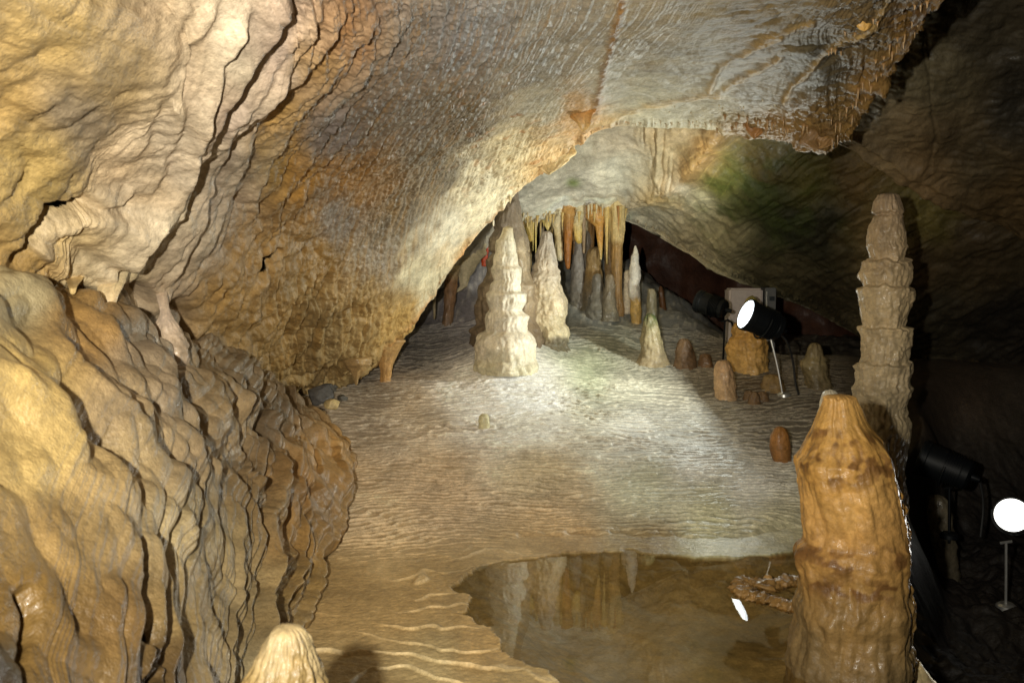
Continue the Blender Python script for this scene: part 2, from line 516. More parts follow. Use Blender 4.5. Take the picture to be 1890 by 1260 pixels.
fc[..., :3] = fc[..., :3] * (1.10 + 0.0 * crest) * (1 + 0.70 * (1 - sstep(1000, 1250, fpx)) * (1 - mud))[..., None] + crest * 0.42 * pale * (1 - mud)[..., None]  # floor left of the lamp pool lightened to make up for weak flash
under = (lipw < 0) & in_pool_y & (mud < 0.5)
fc[..., 3] = np.where(under, 0.0, fc[..., 3])
fc[..., :3] = np.where(under[..., None], s2l((140, 121, 80)) * (1 + 0.14 * fbm(FL0, 4.0, 4, off=77)[..., None]), fc[..., :3])
fc[..., 0] *= np.where(under, 1.0, 0.95)
fc[..., 1] *= np.where(under, 1.0, 1.0 + 0.01 * slope_zone)
fc[..., 2] *= np.where(under, 1.0, 1.08 + 0.16 * slope_zone)
ft = 1 + 0.22 * fbm(FL0, 3.1, 4, off=60)
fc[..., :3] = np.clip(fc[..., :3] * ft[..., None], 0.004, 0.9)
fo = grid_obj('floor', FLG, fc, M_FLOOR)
tag(fo, kind='structure')

# water of the pool
wx_, wy_ = np.meshgrid(np.linspace(-0.7, 1.75, 40), np.linspace(1.6, 4.4, 40))
WG = np.stack([wx_, wy_, np.zeros_like(wx_)], -1)
wo = grid_obj('water', WG, np.ones(WG.shape[:2] + (4,)), M_WATER, hole=(pool_sd(wx_, wy_) > 0.12))
tag(wo, kind='structure')

# ------------------------------------------------------------------ great overhanging wall and ceiling on the left
S1 = [  # bottom rim, 3/4 point, middle, top of frame   (px, py, depth)
    [(-520, 460, 1.45), (-520, 320, 1.38), (-500, 130, 1.30), (-470, -120, 1.12)],
    [(0, 528, 2.32), (40, 420, 2.24), (95, 270, 2.12), (200, -10, 1.88)],
    [(110, 556, 2.62), (165, 445, 2.55), (215, 290, 2.42), (350, -10, 2.05)],
    [(205, 592, 2.95), (262, 455, 2.85), (330, 300, 2.72), (500, -10, 2.2)],
    [(330, 655, 3.6), (372, 490, 3.35), (440, 310, 3.1), (640, -10, 2.35)],
    [(480, 692, 4.8), (505, 530, 4.25), (560, 340, 3.65), (760, -10, 2.5)],
    [(545, 706, 5.6), (580, 540, 4.8), (640, 350, 4.15), (860, -10, 2.6)],
    [(655, 690, 5.95), (675, 530, 5.25), (720, 350, 4.6), (940, -10, 2.7)],
    [(755, 598, 6.05), (765, 480, 5.5), (800, 330, 4.85), (1010, -10, 2.75)],
    [(830, 492, 6.05), (840, 400, 5.5), (872, 285, 4.85), (1080, -10, 2.8)],
    [(915, 391, 5.85), (930, 325, 5.35), (965, 230, 4.6), (1150, -10, 2.8)],
    [(1000, 311, 5.55), (1015, 255, 5.0), (1052, 180, 4.25), (1220, -10, 2.8)],
    [(1110, 234, 5.15), (1125, 190, 4.6), (1160, 130, 3.85), (1290, -10, 2.8)],
    [(1210, 232, 5.05), (1210, 190, 4.6), (1230, 130, 3.85), (1335, -10, 2.8)],
    [(1300, 234, 5.0), (1300, 190, 4.5), (1310, 130, 3.85), (1380, -10, 2.8)],
    [(1420, 246, 4.7), (1415, 200, 4.3), (1425, 130, 3.75), (1470, -10, 2.8)],
    [(1515, 270, 4.35), (1505, 215, 4.05), (1505, 140, 3.6), (1540, -10, 2.8)],
    [(1572, 222, 4.1), (1562, 175, 3.85), (1565, 115, 3.5), (1600, -10, 2.8)],
    [(1652, 118, 3.5), (1648, 90, 3.35), (1652, 55, 3.15), (1675, -20, 2.75)],
    [(1728, -5, 2.85), (1730, -40, 2.7), (1735, -80, 2.5), (1745, -160, 2.2)],
    [(1900, -260, 2.0), (1895, -300, 1.9), (1890, -350, 1.8), (1890, -420, 1.6)],
]
S1 = np.array(S1)
rim_w = P(S1[:, 0, 0], S1[:, 0, 1], S1[:, 0, 2])
rows = [P(S1[:, k, 0], S1[:, k, 1], S1[:, k, 2]) for k in (3, 2, 1, 0)]
xs = np.linspace(-1.7, 2.6, len(S1))
over = np.stack([xs * 0.9, np.full(len(S1), 0.6), 2.25 - 0.25 * np.clip(-xs, 0, 9) ** 1.6], -1)
behind = np.stack([xs, np.full(len(S1), -2.2), 2.2 - 0.3 * np.clip(-xs, 0, 9) ** 1.6], -1)
ret1 = rim_w + np.stack([0 * xs, np.full(len(S1), 0.16), np.where(np.arange(len(S1)) < 7, -0.02, 0.06)], -1)
ret2 = rim_w + np.stack([0 * xs - 0.05, np.full(len(S1), 0.5), np.full(len(S1), 0.55)], -1)
CG = np.stack([behind, over] + rows + [ret1, ret2])
CG[2:, 0, 1] -= 0.8; CG[2:, 0, 0] -= 0.05
G, U, V = catmull(CG, 1250, 860, uw=[1.3, 1.1, 1.1, 1.3, 1.3, 1.2, 1.2, 1.2, 1.2, 1.0, 1.0, 1.0, 1.0, .8, .8, 1, 1, .9, .9, .7], vw=[0.25, 0.45, 2.6, 1.7, 1.5, 0.35, 0.3])
Nn = gnormal(G)
px, py = pix(G)
vis = sstep(1.2, 2.0, V)
# amplitude fields: ridge (along the flow), lump, fine scallop, ridge frequency
amp = shep([
    (80, 120, .003, .030, .003), (60, 350, .003, .045, .004), (250, 60, .004, .02, .003), (160, 250, .004, .03, .003), (20, 220, .003, .035, .004), (200, 330, .010, .035, .002),
    (420, 60, .010, .015, .001), (330, 250, .010, .015, .001), (260, 420, .012, .02, .001), (210, 540, .012, .03, .001), (360, 60, .008, .015, .001), (250, 300, .010, .02, .001), (100, 480, .02, .05, .002),
    (480, 120, .012, .012, .001), (430, 260, .014, .015, .001), (370, 420, .014, .02, .001), (330, 560, .016, .03, .001),
    (600, 80, .020, .012, .005), (560, 240, .022, .015, .005), (480, 420, .030, .03, .003), (440, 560, .03, .035, .003), (560, 560, .032, .035, .004), (600, 640, .03, .04, .005), (690, 620, .024, .03, .004),
    (720, 180, .012, .012, .006), (700, 350, .016, .015, .006), (680, 480, .02, .02, .005), (860, 80, .010, .012, .006), (850, 250, .010, .012, .006),
    (820, 430, .005, .012, .001), (780, 520, .008, .015, .001), (890, 330, .007, .012, .0015), (960, 270, .010, .015, .002), (1020, 180, .006, .01, .003), (1050, 60, .006, .01, .003), (1130, 60, .004, .01, .002),
    (1200, 160, .002, .010, .0005), (1300, 100, .002, .012, .0006), (1420, 80, .003, .018, .0008), (1500, 140, .003, .02, .001), (1200, 60, .003, .01, .001), (1130, 180, .002, .01, .0006), (1540, 250, .015, .03, .006), (1620, 140, .012, .03, .006), (1690, 40, .012, .03, .006)
], px, py, soft=30)
amp[..., 0] *= 1 - 0.7 * sstep(11.0, 13.0, U) * (1 - sstep(14.5, 15.5, U))
aR, aL, aF = amp[..., 0] * vis, amp[..., 1], amp[..., 2] * vis
warp = 0.25 * pn(G, 2.2, off=2.0) + 0.14 * pn(G, 6.0, off=9.0) + 0.05 * pn(G, 15.0, off=12.0)
q = U * 3.1 + warp * 1.6
def saw(t, w=0.22):
    f = t - np.floor(t)
    return np.where(f < 1 - w, f / (1 - w), 1 - sstep(1 - w, 1, f))
cl = np.clip(0.45 + 1.5 * perlin(np.floor(q) * 7.7 + 0.5, V * 1.3, 1.0), 0.0, 1.5)
disp = aR * (saw(q, 0.3) - 0.5) * 0.95 * (0.1 + cl)
disp += aR * 0.55 * np.abs(perlin(U * 8.5 + warp * 3, V * 2.4, 2.0)) * 1.3
disp += aR * 0.22 * np.abs(perlin(U * 21 + warp * 7, V * 6.5, 7.0)) + 0.3 * aR * fbm(G, 16.0, 3, off=64.0)
disp += aL * fbm(G, 3.0, 3, off=4.0) * 1.1
disp -= aL * 0.55 * (1 - np.clip(np.abs(pn(G, 5.2, off=30.0)) * 5, 0, 1)) * 0.6
disp += aL * 0.45 * np.abs(pn(G, 11.0, off=6.0)) + aL * 0.12 * pn(G, 27.0, off=8.0)
disp += aF * (0.5 * np.abs(perlin(U * 34 + warp * 12, V * 20, 3.0)) + 1.3 * pn(G, 48.0, off=2.0) + 0.5 * pn(G, 105.0, off=22.0))
# smooth hanging folds that run down and pinch into the drip pillars
fmask = np.zeros(px.shape)
for pts, wl, wr, a_ in (
        ([(462, -30), (386, 80), (344, 170), (322, 262), (288, 345), (232, 425), (196, 500), (188, 560)], 30, 9, .045),
        ([(402, -30), (345, 60), (306, 140), (296, 230), (258, 315), (215, 372), (150, 392)], 26, 10, .034),
        ([(350, -20), (300, 70), (268, 160), (250, 240), (205, 320)], 24, 12, .022),
        ([(606, -20), (505, 125), (440, 192), (398, 270), (350, 380), (322, 470), (298, 545)], 30, 8, .045),
        ([(650, -10), (565, 100), (484, 180), (446, 255), (420, 330), (385, 420), (345, 520)], 26, 8, .034),
        ([(700, 20), (610, 125), (530, 215), (478, 300), (452, 380)], 26, 8, .024),
        ([(760, 20), (660, 140), (585, 240), (540, 330)], 22, 8, .016),
        ([(560, 20), (470, 130), (410, 205), (384, 270)], 14, 6, .020),
        ([(60, 470), (110, 420), (175, 400), (240, 395)], 26, 10, .03)):
    dd, ss, tt2 = polysd(px, py, pts)
    g_ = dd * ss + 7 * pn(G, 6.0, off=50.0) + 3 * pn(G, 15.0, off=51.0)
    e_ = sstep(0.0, 0.08, tt2) * (1 - sstep(0.86, 1.0, tt2) * 0.8) * (0.75 + 0.5 * pn(G, 4.0, off=53))
    fmask = np.maximum(fmask, min(1, a_ / .034) * e_ * np.where(g_ <= 0, np.exp(-((g_ + 8) / (wl * .6)) ** 2), np.exp(-(g_ / wr) ** 2)) * ((V > 1.5) & (V < 5.2)))
    disp += 1.35 * a_ * e_ * np.where(g_ <= 0, np.exp(-(g_ / wl) ** 2), np.exp(-(g_ / wr) ** 2)) * ((V > 1.5) & (V < 5.2))
for cx_, cy_, rx_, ry_, dp_ in ((240, 575, 38, 34, .20), (338, 606, 20, 40, .16), (160, 560, 28, 20, .10), (268, 560, 22, 22, .14), (600, 690, 40, 14, .06)):
    rr_ = ((px - cx_) / rx_) ** 2 + ((py - cy_) / ry_) ** 2
    disp -= dp_ * np.exp(-rr_ ** 1.6) * ((V > 3.0) & (V < 5.3))
# the white hanging fold with the black crevice on its right
d_, s_, t_ = polysd(px, py, [(545, -40), (440, 90), (366, 195), (363, 240), (300, 370), (245, 440), (228, 500)])
sgn = d_ * s_   # + on the right of a downward line is to the left on screen; fix the sign below

wig = 5 * pn(G, 9.0, off=40.0)
sg = sgn + wig
left_ = np.exp(-(np.clip(-sg, 0, 999) / 48.0) ** 2) * (sg <= 0) + np.exp(-(np.clip(sg, 0, 999) / 3.0) ** 2) * (sg > 0)
endf = sstep(0.0, 0.05, t_) * (1 - sstep(0.93, 1.0, t_))
vv = (V > 1.5) & (V < 5.2)
disp += 0.085 * left_ * endf * vv
disp -= 0.07 * np.exp(-((sg - 7.0) / 7.0) ** 2) * endf * vv
hole = (np.abs(sg - 12.0 + 2 * perlin(px * 0.03, py * 0.03, 1.0)) < 6.5 - 1.5 * np.sin(t_ * 14)) & (t_ > 0.01) & (t_ < 0.72) & vv
# slit at the far left, pits above the ledge
for pts, w_, dep in (([(22, 480), (60, 444), (100, 408), (172, 384)], 8.5, 0.07), ([(222, 600), (228, 572), (262, 540)], 9, 0.05), ([(338, 640), (334, 600), (322, 574)], 6.5, 0.04), ([(478, 505), (494, 484), (516, 464)], 3.0, 0.03)):
    d2, s2_, t2 = polysd(px, py, pts)
    d2 = d2 + 2.5 * perlin(px * 0.05, py * 0.05, 5.0)
    ends = np.minimum(1, 4 * np.minimum(t2, 1 - t2) + 0.35)
    disp -= dep * np.exp(-(d2 / (w_ * 1.7)) ** 2) * vv
    hole |= (d2 < w_ * ends) & vv
# stepped cream flow along the rim (layers peeling, 880..1000 x 250..420)
e1 = sstep(0.55, 0.95, V - 4.0) * (U > 7.6) * (U < 12.4) * (V < 5.0)
disp += e1 * 0.03 * (saw((V - 4.0) * 4.2 + 0.5 * pn(G, 4.0, off=3.0) + 0.2 * pn(G, 14.0, off=13.0), 0.12) - 0.4)
e2 = np.exp(-((px - 900) / 130) ** 2 - ((py - 320) / 90) ** 2)
disp += e2 * 0.012 * (saw(V * 9 + 1.2 * pn(G, 9.0, off=3.5), 0.2) - 0.5) * (perlin(U * 9, V * 7, 8.0) > 0.05)
# brown vein on the ceiling
dv_, _, tv_ = polysd(px, py, [(1150, -40), (1144, 20), (1128, 80), (1112, 140), (1098, 205)])
vein = np.exp(-((dv_ + 4 * pn(G, 20.0, off=5.0)) / 7.5) ** 2) * vv
disp += 0.012 * vein * (0.7 + 0.6 * pn(G, 30.0, off=2))
# thin raised ribs on the grey ceiling
ribs = 0
for pts in ([(1440, 72), (1400, 78), (1330, 120), (1310, 165)], [(1500, 40), (1440, 60), (1395, 82)], [(1640, 0), (1615, 40), (1560, 68), (1525, 98)], [(1525, 98), (1490, 135), (1462, 160), (1450, 185)], [(1440, 105), (1380, 140), (1340, 160)], [(1080, 232), (1200, 195), (1330, 170)]):
    d3, _, _ = polysd(px, py, pts)
    ribs = np.maximum(ribs, np.exp(-((d3 + 5 * pn(G, 10.0, off=15)) / 6.0) ** 2) * vv)
disp += 0.012 * ribs
# crusted dripping rim on the right
crust = sstep(0.15, 0.75, V - 4.0) * (V < 5.4) * sstep(14.2, 15.4, U + 0.5 * pn(G, 6.0, off=2))
d5, _, _ = polysd(px, py, [(1350, 236), (1420, 240), (1460, 225), (1500, 215), (1540, 200), (1600, 150), (1660, 80), (1715, -20)])
crust = np.maximum(crust, np.exp(-((d5 + 10 * pn(G, 9.0, off=1)) / 26.0) ** 2) * (U > 13.5) * (V < 5.4))
disp += crust * (0.018 * np.abs(pn(G, 24.0, off=3)) + 0.02 * np.abs(pn(G, 11.0, off=13)))
# ragged teeth along the whole rim
tooth = np.exp(-((V - 5.0) / 0.30) ** 2) * (U > 6.5)
G2 = G + Nn * disp[..., None]
G2[..., 2] -= tooth * (0.06 * np.clip(perlin(U * 4.5, 3.0, 2.0), 0, 1) + 0.05 * np.clip(perlin(U * 11, 1.0, 6.0), 0, 1) * np.clip(2 * perlin(U * 2.7, 5.0, 8.0), 0, 1) + 0.02 * np.clip(perlin(U * 27, 1.0, 9.0), 0, 1) * (perlin(U * 3.9, 9.0, 8.0) > 0))
# colours: mineral stains
cw = 26
qx = px + cw * pn(G, 4.0, off=71.0) + 10 * pn(G, 14.0, off=72.0); qy = py + cw * pn(G, 4.0, off=81.0) + 10 * pn(G, 14.0, off=82.0)
wall_cols = colctrl([
    (80, 80, (196, 166, 108), .25), (60, 330, (206, 176, 112), .3), (140, 215, (148, 132, 108), .25), (220, 150, (190, 164, 118), .2), (30, 200, (190, 158, 100), .2), (30, 480, (185, 150, 90), .3),
    (420, 60, (204, 188, 162), .65), (330, 250, (228, 208, 180), .5), (270, 400, (234, 216, 184), .5), (215, 520, (226, 204, 160), .5), (330, 60, (190, 166, 132), .4), (240, 320, (215, 188, 150), .4), (110, 400, (215, 186, 130), .3),
    (500, 70, (206, 182, 164), .5), (430, 190, (196, 172, 156), .5), (390, 350, (196, 176, 154), .45), (310, 540, (196, 172, 142), .5), (350, 450, (200, 178, 150), .4),
    (560, 100, (152, 116, 64), .5), (500, 210, (168, 130, 66), .5), (480, 300, (172, 140, 78), .5), (430, 300, (126, 112, 100), .5), (545, 330, (178, 132, 62), .5), (470, 470, (188, 150, 92), .35), (420, 560, (186, 148, 88), .35),
    (640, 60, (150, 112, 74), .6), (700, 200, (126, 112, 98), .85), (620, 240, (116, 108, 104), .9), (760, 90, (136, 124, 112), .8), (850, 80, (140, 136, 134), .95), (920, 60, (150, 146, 142), .95), (780, 240, (124, 112, 98), .9), (850, 210, (122, 108, 88), 1.), (800, 300, (116, 104, 86), 1.),
    (650, 330, (164, 122, 68), .5), (740, 400, (118, 104, 84), .95), (700, 330, (150, 116, 74), .6), (620, 400, (132, 120, 108), .85), (700, 480, (146, 130, 108), .55), (600, 470, (160, 126, 72), .5),
    (560, 540, (168, 140, 92), .35), (500, 620, (164, 132, 80), .3), (600, 620, (150, 126, 84), .3), (660, 660, (168, 140, 92), .35), (740, 590, (196, 160, 96), .45), (700, 560, (168, 138, 88), .4),
    (820, 430, (240, 230, 204), .45), (880, 330, (238, 224, 190), .4), (780, 510, (222, 210, 176), .4), (900, 390, (240, 226, 192), .4), (860, 470, (206, 176, 130), .35),
    (950, 280, (232, 212, 168), .45), (1000, 290, (216, 178, 122), .4), (1000, 200, (196, 186, 160), .7), (1060, 60, (164, 154, 136), .95), (980, 100, (152, 144, 128), .95), (1070, 210, (206, 160, 100), .5), (1120, 160, (192, 184, 160), .6),
    (1200, 190, (192, 184, 156), .35), (1180, 60, (164, 150, 122), .6), (1300, 100, (150, 136, 102), .3), (1300, 200, (172, 160, 128), .3), (1400, 60, (132, 114, 80), .25), (1400, 180, (136, 121, 88), .2), (1500, 120, (108, 98, 74), .2), (1540, 180, (98, 88, 66), .2),
    (1420, 242, (140, 108, 66), .3), (1530, 245, (118, 88, 50), .35), (1610, 170, (124, 92, 52), .35), (1690, 50, (112, 82, 44), .35), (1600, 60, (124, 104, 70), .3)
])
wc = shep(wall_cols, qx, qy, soft=26, power=2.0)
streak = perlin(U * 13 + warp * 5, V * 2.0, 11.0) + 0.6 * perlin(U * 34 + warp * 12, V * 4.0, 13.0)
zone = sstep(4.2, 5.2, U) * (1 - sstep(8.0, 9.5, U))
ochre = s2l((164, 124, 60))
k_ = np.clip(zone * np.clip(streak * 0.9, 0, 0.4), 0, 1)[..., None]
wc[..., :3] = wc[..., :3] * (1 - k_) + k_ * ochre
wc[..., 3] *= 1 - 0.75 * sstep(11.0, 13.0, U)
wc[..., :3] *= (1 - 0.10 * sstep(11.0, 13.5, U) - 0.22 * sstep(14.0, 17.0, U))[..., None]  # lamp falloff put into the colour: ceiling darkens to the right
wc[..., 3] = np.clip(wc[..., 3] + zone * 0.35 * np.clip(-streak, -1, 1) + 0.25 * pn(G, 7.0, off=90) * zone, 0, 1)
wc[..., 3] *= 1 - 0.9 * np.clip(crust + tooth * (U > 12), 0, 1)
vs = np.clip(vein * 0.85, 0, 1)[..., None]
wc[..., :3] = wc[..., :3] * (1 - vs) + vs * s2l((150, 108, 52))
rb = np.clip(np.asarray(ribs) * 0.6, 0, 1)[..., None]
wc[..., :3] = wc[..., :3] * (1 - rb) + rb * s2l((188, 156, 98))
fwm = np.clip(0.62 * fmask * (1 - 0.6 * sstep(430, 600, px)), 0, 1)[..., None]
wc[..., :3] = wc[..., :3] * (1 - fwm) + fwm * s2l((228, 210, 182))
gap = np.clip((0.45 - fmask) / 0.45, 0, 1) * np.exp(-((px - (470 - 0.42 * py)) / 170) ** 2) * (py < 560)
gp = np.clip(0.35 * gap * sstep(-0.2, 0.3, pn(G, 6.0, off=66)), 0, 1)[..., None]
wc[..., :3] = wc[..., :3] * (1 - gp) + gp * s2l((138, 118, 104))
# small drip stains on the cream part
spot = sstep(0.35, 0.6, pn(G, 13.0, 13.0, 5.0, off=55.0)) * np.exp(-((px - 960) / 130) ** 2 - ((py - 250) / 130) ** 2)
sp = np.clip(spot * 0.7, 0, 1)[..., None]
wc[..., :3] = wc[..., :3] * (1 - sp) + sp * s2l((188, 128, 62))
cb = np.clip(crust * 0.65, 0, 1)[..., None]
wc[..., :3] = wc[..., :3] * (1 - cb) + cb * s2l((142, 110, 58))
hem = (np.exp(-((V - 4.97) / 0.07) ** 2) * (U > 7.5) * (U < 12.5) * 0.7)[..., None]
wc[..., :3] = wc[..., :3] * (1 - hem) + hem * s2l((196, 140, 82))
tint = 1 + 0.20 * fbm(G, 5.0, 4, off=33)
wc[..., :3] = np.clip(wc[..., :3] * tint[..., None] * (0.80 + 0.20 * sstep(300, 700, px))[..., None], 0.005, 0.9)  # left side darkened in colour to offset the close flash
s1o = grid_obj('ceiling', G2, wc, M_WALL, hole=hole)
tag(s1o, kind='structure')
S1V, S1U_, S1W = G2, U, V
s1px, s1py = pix(G2)

# ------------------------------------------------------------------ big flowstone mass on the lower left
MR = [
    [(-320, 440, 2.1), (0, 500, 2.8), (150, 548, 3.15), (300, 612, 3.75), (400, 640, 4.4), (480, 690, 5.1), (535, 728, 5.75), (520, 735, 6.1)],
    [(-300, 500, 1.55), (0, 533, 2.12), (150, 572, 2.5), (300, 632, 3.1), (400, 655, 3.8), (478, 700, 4.6), (540, 742, 5.4), (528, 742, 5.9)],
    [(-300, 640, 1.38), (0, 640, 1.9), (150, 660, 2.24), (305, 690, 2.78), (402, 705, 3.4), (484, 735, 4.2), (566, 765, 5.15), (545, 760, 5.7)],
    [(-300, 780, 1.25), (0, 770, 1.72), (150, 775, 2.04), (300, 782, 2.5), (402, 790, 3.1), (490, 800, 3.85), (610, 812, 4.92), (575, 800, 5.5)],
    [(-300, 960, 1.1), (0, 950, 1.5), (150, 940, 1.75), (300, 930, 2.15), (405, 920, 2.7), (505, 900, 3.4), (645, 870, 4.62), (610, 850, 5.1)],
    [(-300, 1130, 1.0), (0, 1120, 1.35), (150, 1110, 1.58), (300, 1080, 1.95), (405, 1060, 2.42), (495, 1040, 3.0), (604, 1000, 3.95), (600, 960, 4.5)],
    [(-300, 1330, .92), (0, 1300, 1.22), (150, 1290, 1.42), (300, 1260, 1.75), (405, 1230, 2.12), (468, 1200, 2.5), (548, 1140, 3.15), (590, 1080, 3.8)],
    [(-300, 1700, .85), (0, 1650, 1.12), (150, 1600, 1.32), (300, 1520, 1.6), (395, 1430, 1.95), (442, 1350, 2.3), (490, 1262, 2.7), (545, 1200, 3.2)],
    [(-300, 2200, .8), (0, 2150, 1.05), (150, 2050, 1.22), (300, 1900, 1.5), (395, 1760, 1.85), (445, 1620, 2.15), (495, 1500, 2.45), (545, 1420, 2.9)],
]
MRa = np.array(MR)
CG = P(MRa[..., 0], MRa[..., 1], MRa[..., 2])
CG[:, 0, 1] -= 0.85; CG[:, 0, 0] -= 0.03          # carry the mound on past the viewer
G, U, V = catmull(CG, 900, 760, uw=[0.8, .9, 1, 1, 1.1, 1.3, .5], vw=[.35, 1, 1, 1.1, 1.1, 1.1, .8, .3])
Nn = gnormal(G)
px, py = pix(G)
amp = shep([
    (50, 600, .008, .055), (50, 800, .008, .06), (60, 1000, .006, .03), (60, 1200, .014, .04), (200, 650, .010, .065), (250, 850, .014, .065), (250, 1000, .03, .035), (300, 1150, .045, .025),
    (350, 720, .024, .065), (420, 800, .04, .06), (400, 1000, .06, .03), (430, 1130, .07, .03), (480, 900, .08, .04), (520, 800, .08, .05), (560, 900, .10, .04), (540, 1050, .10, .03), (620, 860, .08, .04)
], px, py, soft=40)
aR, aL = amp[..., 0], amp[..., 1]
w1 = 0.09 * pn(G, 2.6, off=3) + 0.035 * pn(G, 6.5, off=5)
Gw = G + np.stack([w1, w1 * 0.8, 0 * w1], -1)
disp = aL * fbm(G, 3.4, 2, off=12) * 1.0 + aL * 1.0 * np.abs(pn(G, 4.6, 4.6, 3.4, off=2)) + aL * 0.7 * np.abs(pn(G, 10.0, 10.0, 7.0, off=5)) + aL * 0.06 * pn(G, 24, off=7)
Gf = np.stack([U * 0.42 + w1 * 0.9, 0 * U + 1.7, G[..., 2] + 0.5 * w1], -1)
disp += aR * (np.abs(pn(Gf, 7.0, 1.0, 1.5, off=20)) * 1.3 - 0.3) + aR * 0.65 * np.abs(pn(Gf, 14.0, 1.0, 2.4, off=25)) + aR * 0.26 * np.abs(pn(Gf, 30.0, 1.0, 4.0, off=26)) 
disp -= aR * 0.35 * sstep(330, 480, px) * (1 - np.clip(np.abs(pn(Gf, 6.0, 1.0, 1.0, off=61)) * 9, 0, 1))
disp += sstep(250, 500, px) * (0.0010 * pn(G, 50.0, off=9) + 0.0006 * pn(G, 100, off=3))
hole = np.zeros(px.shape, bool)
for pts, w_, dep in (([(50, 1090), (68, 1120), (72, 1160), (62, 1200), (60, 1260), (80, 1300)], 4.5, .05), ([(228, 1010), (232, 1060), (240, 1110), (246, 1160), (262, 1215), (250, 1290)], 4.5, .05), ([(275, 1110), (284, 1190), (270, 1260)], 3, .04)):
    d2, s2_, t2 = polysd(px, py, pts)
    d2 = d2 + 2.5 * perlin(px * 0.06, py * 0.06, 5.0)
    disp -= dep * np.exp(-(d2 / (w_ * 2.2)) ** 2)
    hole |= d2 < w_ * (0.35 + 0.65 * np.sin(np.clip(t2, 0.02, 0.98) * 3.14))
G2 = G + Nn * disp[..., None]
qx = px + 24 * pn(G, 5.0, off=71.0); qy = py + 24 * pn(G, 5.0, off=81.0)
mass_cols = colctrl([
    (30, 560, (196, 180, 140), .3), (30, 700, (206, 176, 110), .3), (60, 850, (196, 168, 108), .3), (60, 980, (156, 128, 80), .3), (40, 1100, (134, 104, 52), .4), (120, 1200, (116, 90, 46), .4), (30, 1240, (70, 56, 36), .4), (300, 1230, (110, 86, 50), .4), (200, 1160, (130, 102, 60), .4),
    (130, 590, (186, 146, 84), .35), (170, 620, (190, 150, 90), .35), (240, 640, (188, 166, 138), .5), (300, 620, (206, 186, 160), .6), (220, 740, (182, 158, 122), .4), (300, 740, (182, 162, 136), .5),
    (250, 850, (186, 162, 120), .4), (160, 900, (176, 150, 104), .4), (340, 850, (166, 144, 112), .4), (320, 960, (184, 164, 124), .4), (380, 1000, (186, 164, 120), .4), (340, 1140, (176, 150, 100), .4), (400, 1180, (176, 154, 112), .4), (420, 1100, (188, 166, 124), .4),
    (390, 720, (188, 160, 118), .4), (430, 800, (196, 168, 126), .4), (450, 690, (168, 146, 116), .4), (470, 800, (140, 118, 92), .4), (500, 760, (120, 100, 76), .4), (480, 950, (158, 130, 88), .4), (520, 850, (156, 122, 76), .35), (560, 900, (166, 126, 74), .35), (600, 860, (172, 132, 76), .35), (620, 930, (158, 124, 74), .35), (540, 1000, (164, 128, 74), .35), (560, 1080, (172, 140, 84), .35), (500, 1130, (168, 140, 90), .35), (480, 1240, (176, 160, 124), .4)
])
mc = shep(mass_cols, qx, qy, soft=26, power=2.0)
st_ = pn(G, 16.0, 9.0, 2.5, off=44)
mc[..., :3] *= (1 + 0.34 * fbm(G, 4.0, 5, off=33) + 0.15 * st_)[..., None]
mc[..., 3] = np.clip(mc[..., 3] + 0.45 + 0.3 * pn(G, 8.0, off=14), 0, 1)
mc[..., :3] = 0.95 * mc[..., :3] + 0.05 * mc[..., :3].mean(-1, keepdims=True)
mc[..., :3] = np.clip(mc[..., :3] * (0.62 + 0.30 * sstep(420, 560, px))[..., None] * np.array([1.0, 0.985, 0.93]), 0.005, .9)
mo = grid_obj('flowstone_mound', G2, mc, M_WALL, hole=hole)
tag(mo, 'big tan flowstone mound with vertical folds filling the lower left of the cave', 'flowstone')

# ------------------------------------------------------------------ rear ceiling slab (grey, then green with algae to the right)
xs_ = [760, 830, 900, 960, 1050, 1160, 1250, 1340, 1420, 1500, 1590, 1700, 1890, 2150]
low = [(560, 7.4), (505, 7.3), (440, 7.3), (406, 7.35), (396, 7.5), (402, 7.75), (452, 7.65), (500, 7.45), (530, 7.25), (562, 7.05), (610, 6.85), (665, 6.8), (740, 6.8), (860, 6.8)]
mid = [(440, 6.8), (400, 6.75), (370, 6.75), (345, 6.8), (325, 6.9), (325, 7.0), (368, 7.0), (390, 6.75), (405, 6.5), (430, 6.35), (465, 6.2), (500, 6.1), (560, 6.1), (650, 6.1)]
up_ = [(330, 6.2), (290, 6.2), (260, 6.2), (240, 6.25), (220, 6.3), (225, 6.35), (255, 6.3), (270, 6.15), (280, 6.0), (290, 5.9), (320, 5.8), (360, 5.75), (430, 5.7), (520, 5.7)]
top = [(150, 5.7), (120, 5.7), (110, 5.7), (100, 5.7), (90, 5.7), (90, 5.75), (110, 5.7), (130, 5.65), (150, 5.6), (165, 5.55), (190, 5.5), (240, 5.5), (300, 5.5), (380, 5.5)]
rowsS = [P(np.array(xs_), [a for a, b in r], [b for a, b in r]) for r in (top, up_, mid, low)]
r1 = rowsS[-1] + np.array([0, 0.22, 0.06]); r2 = rowsS[-1] + np.array([0, 1.6, 0.75])
CG = np.stack(rowsS + [r1, r2])
G, U, V = catmull(CG, 900, 520, uw=[.6, .8, 1, 1, 1.2, 1.2, 1.2, 1.2, 1.2, 1.2, 1.2, 1.2, 1, .4], vw=[1, 1.2, 1.6, .5, .4])
Nn = gnormal(G)
px, py = pix(G)
disp = 0.05 * fbm(G, 1.8, 4, off=3) + 0.012 * fbm(G, 9.0, 3, off=7)
right = sstep(1180, 1300, px)
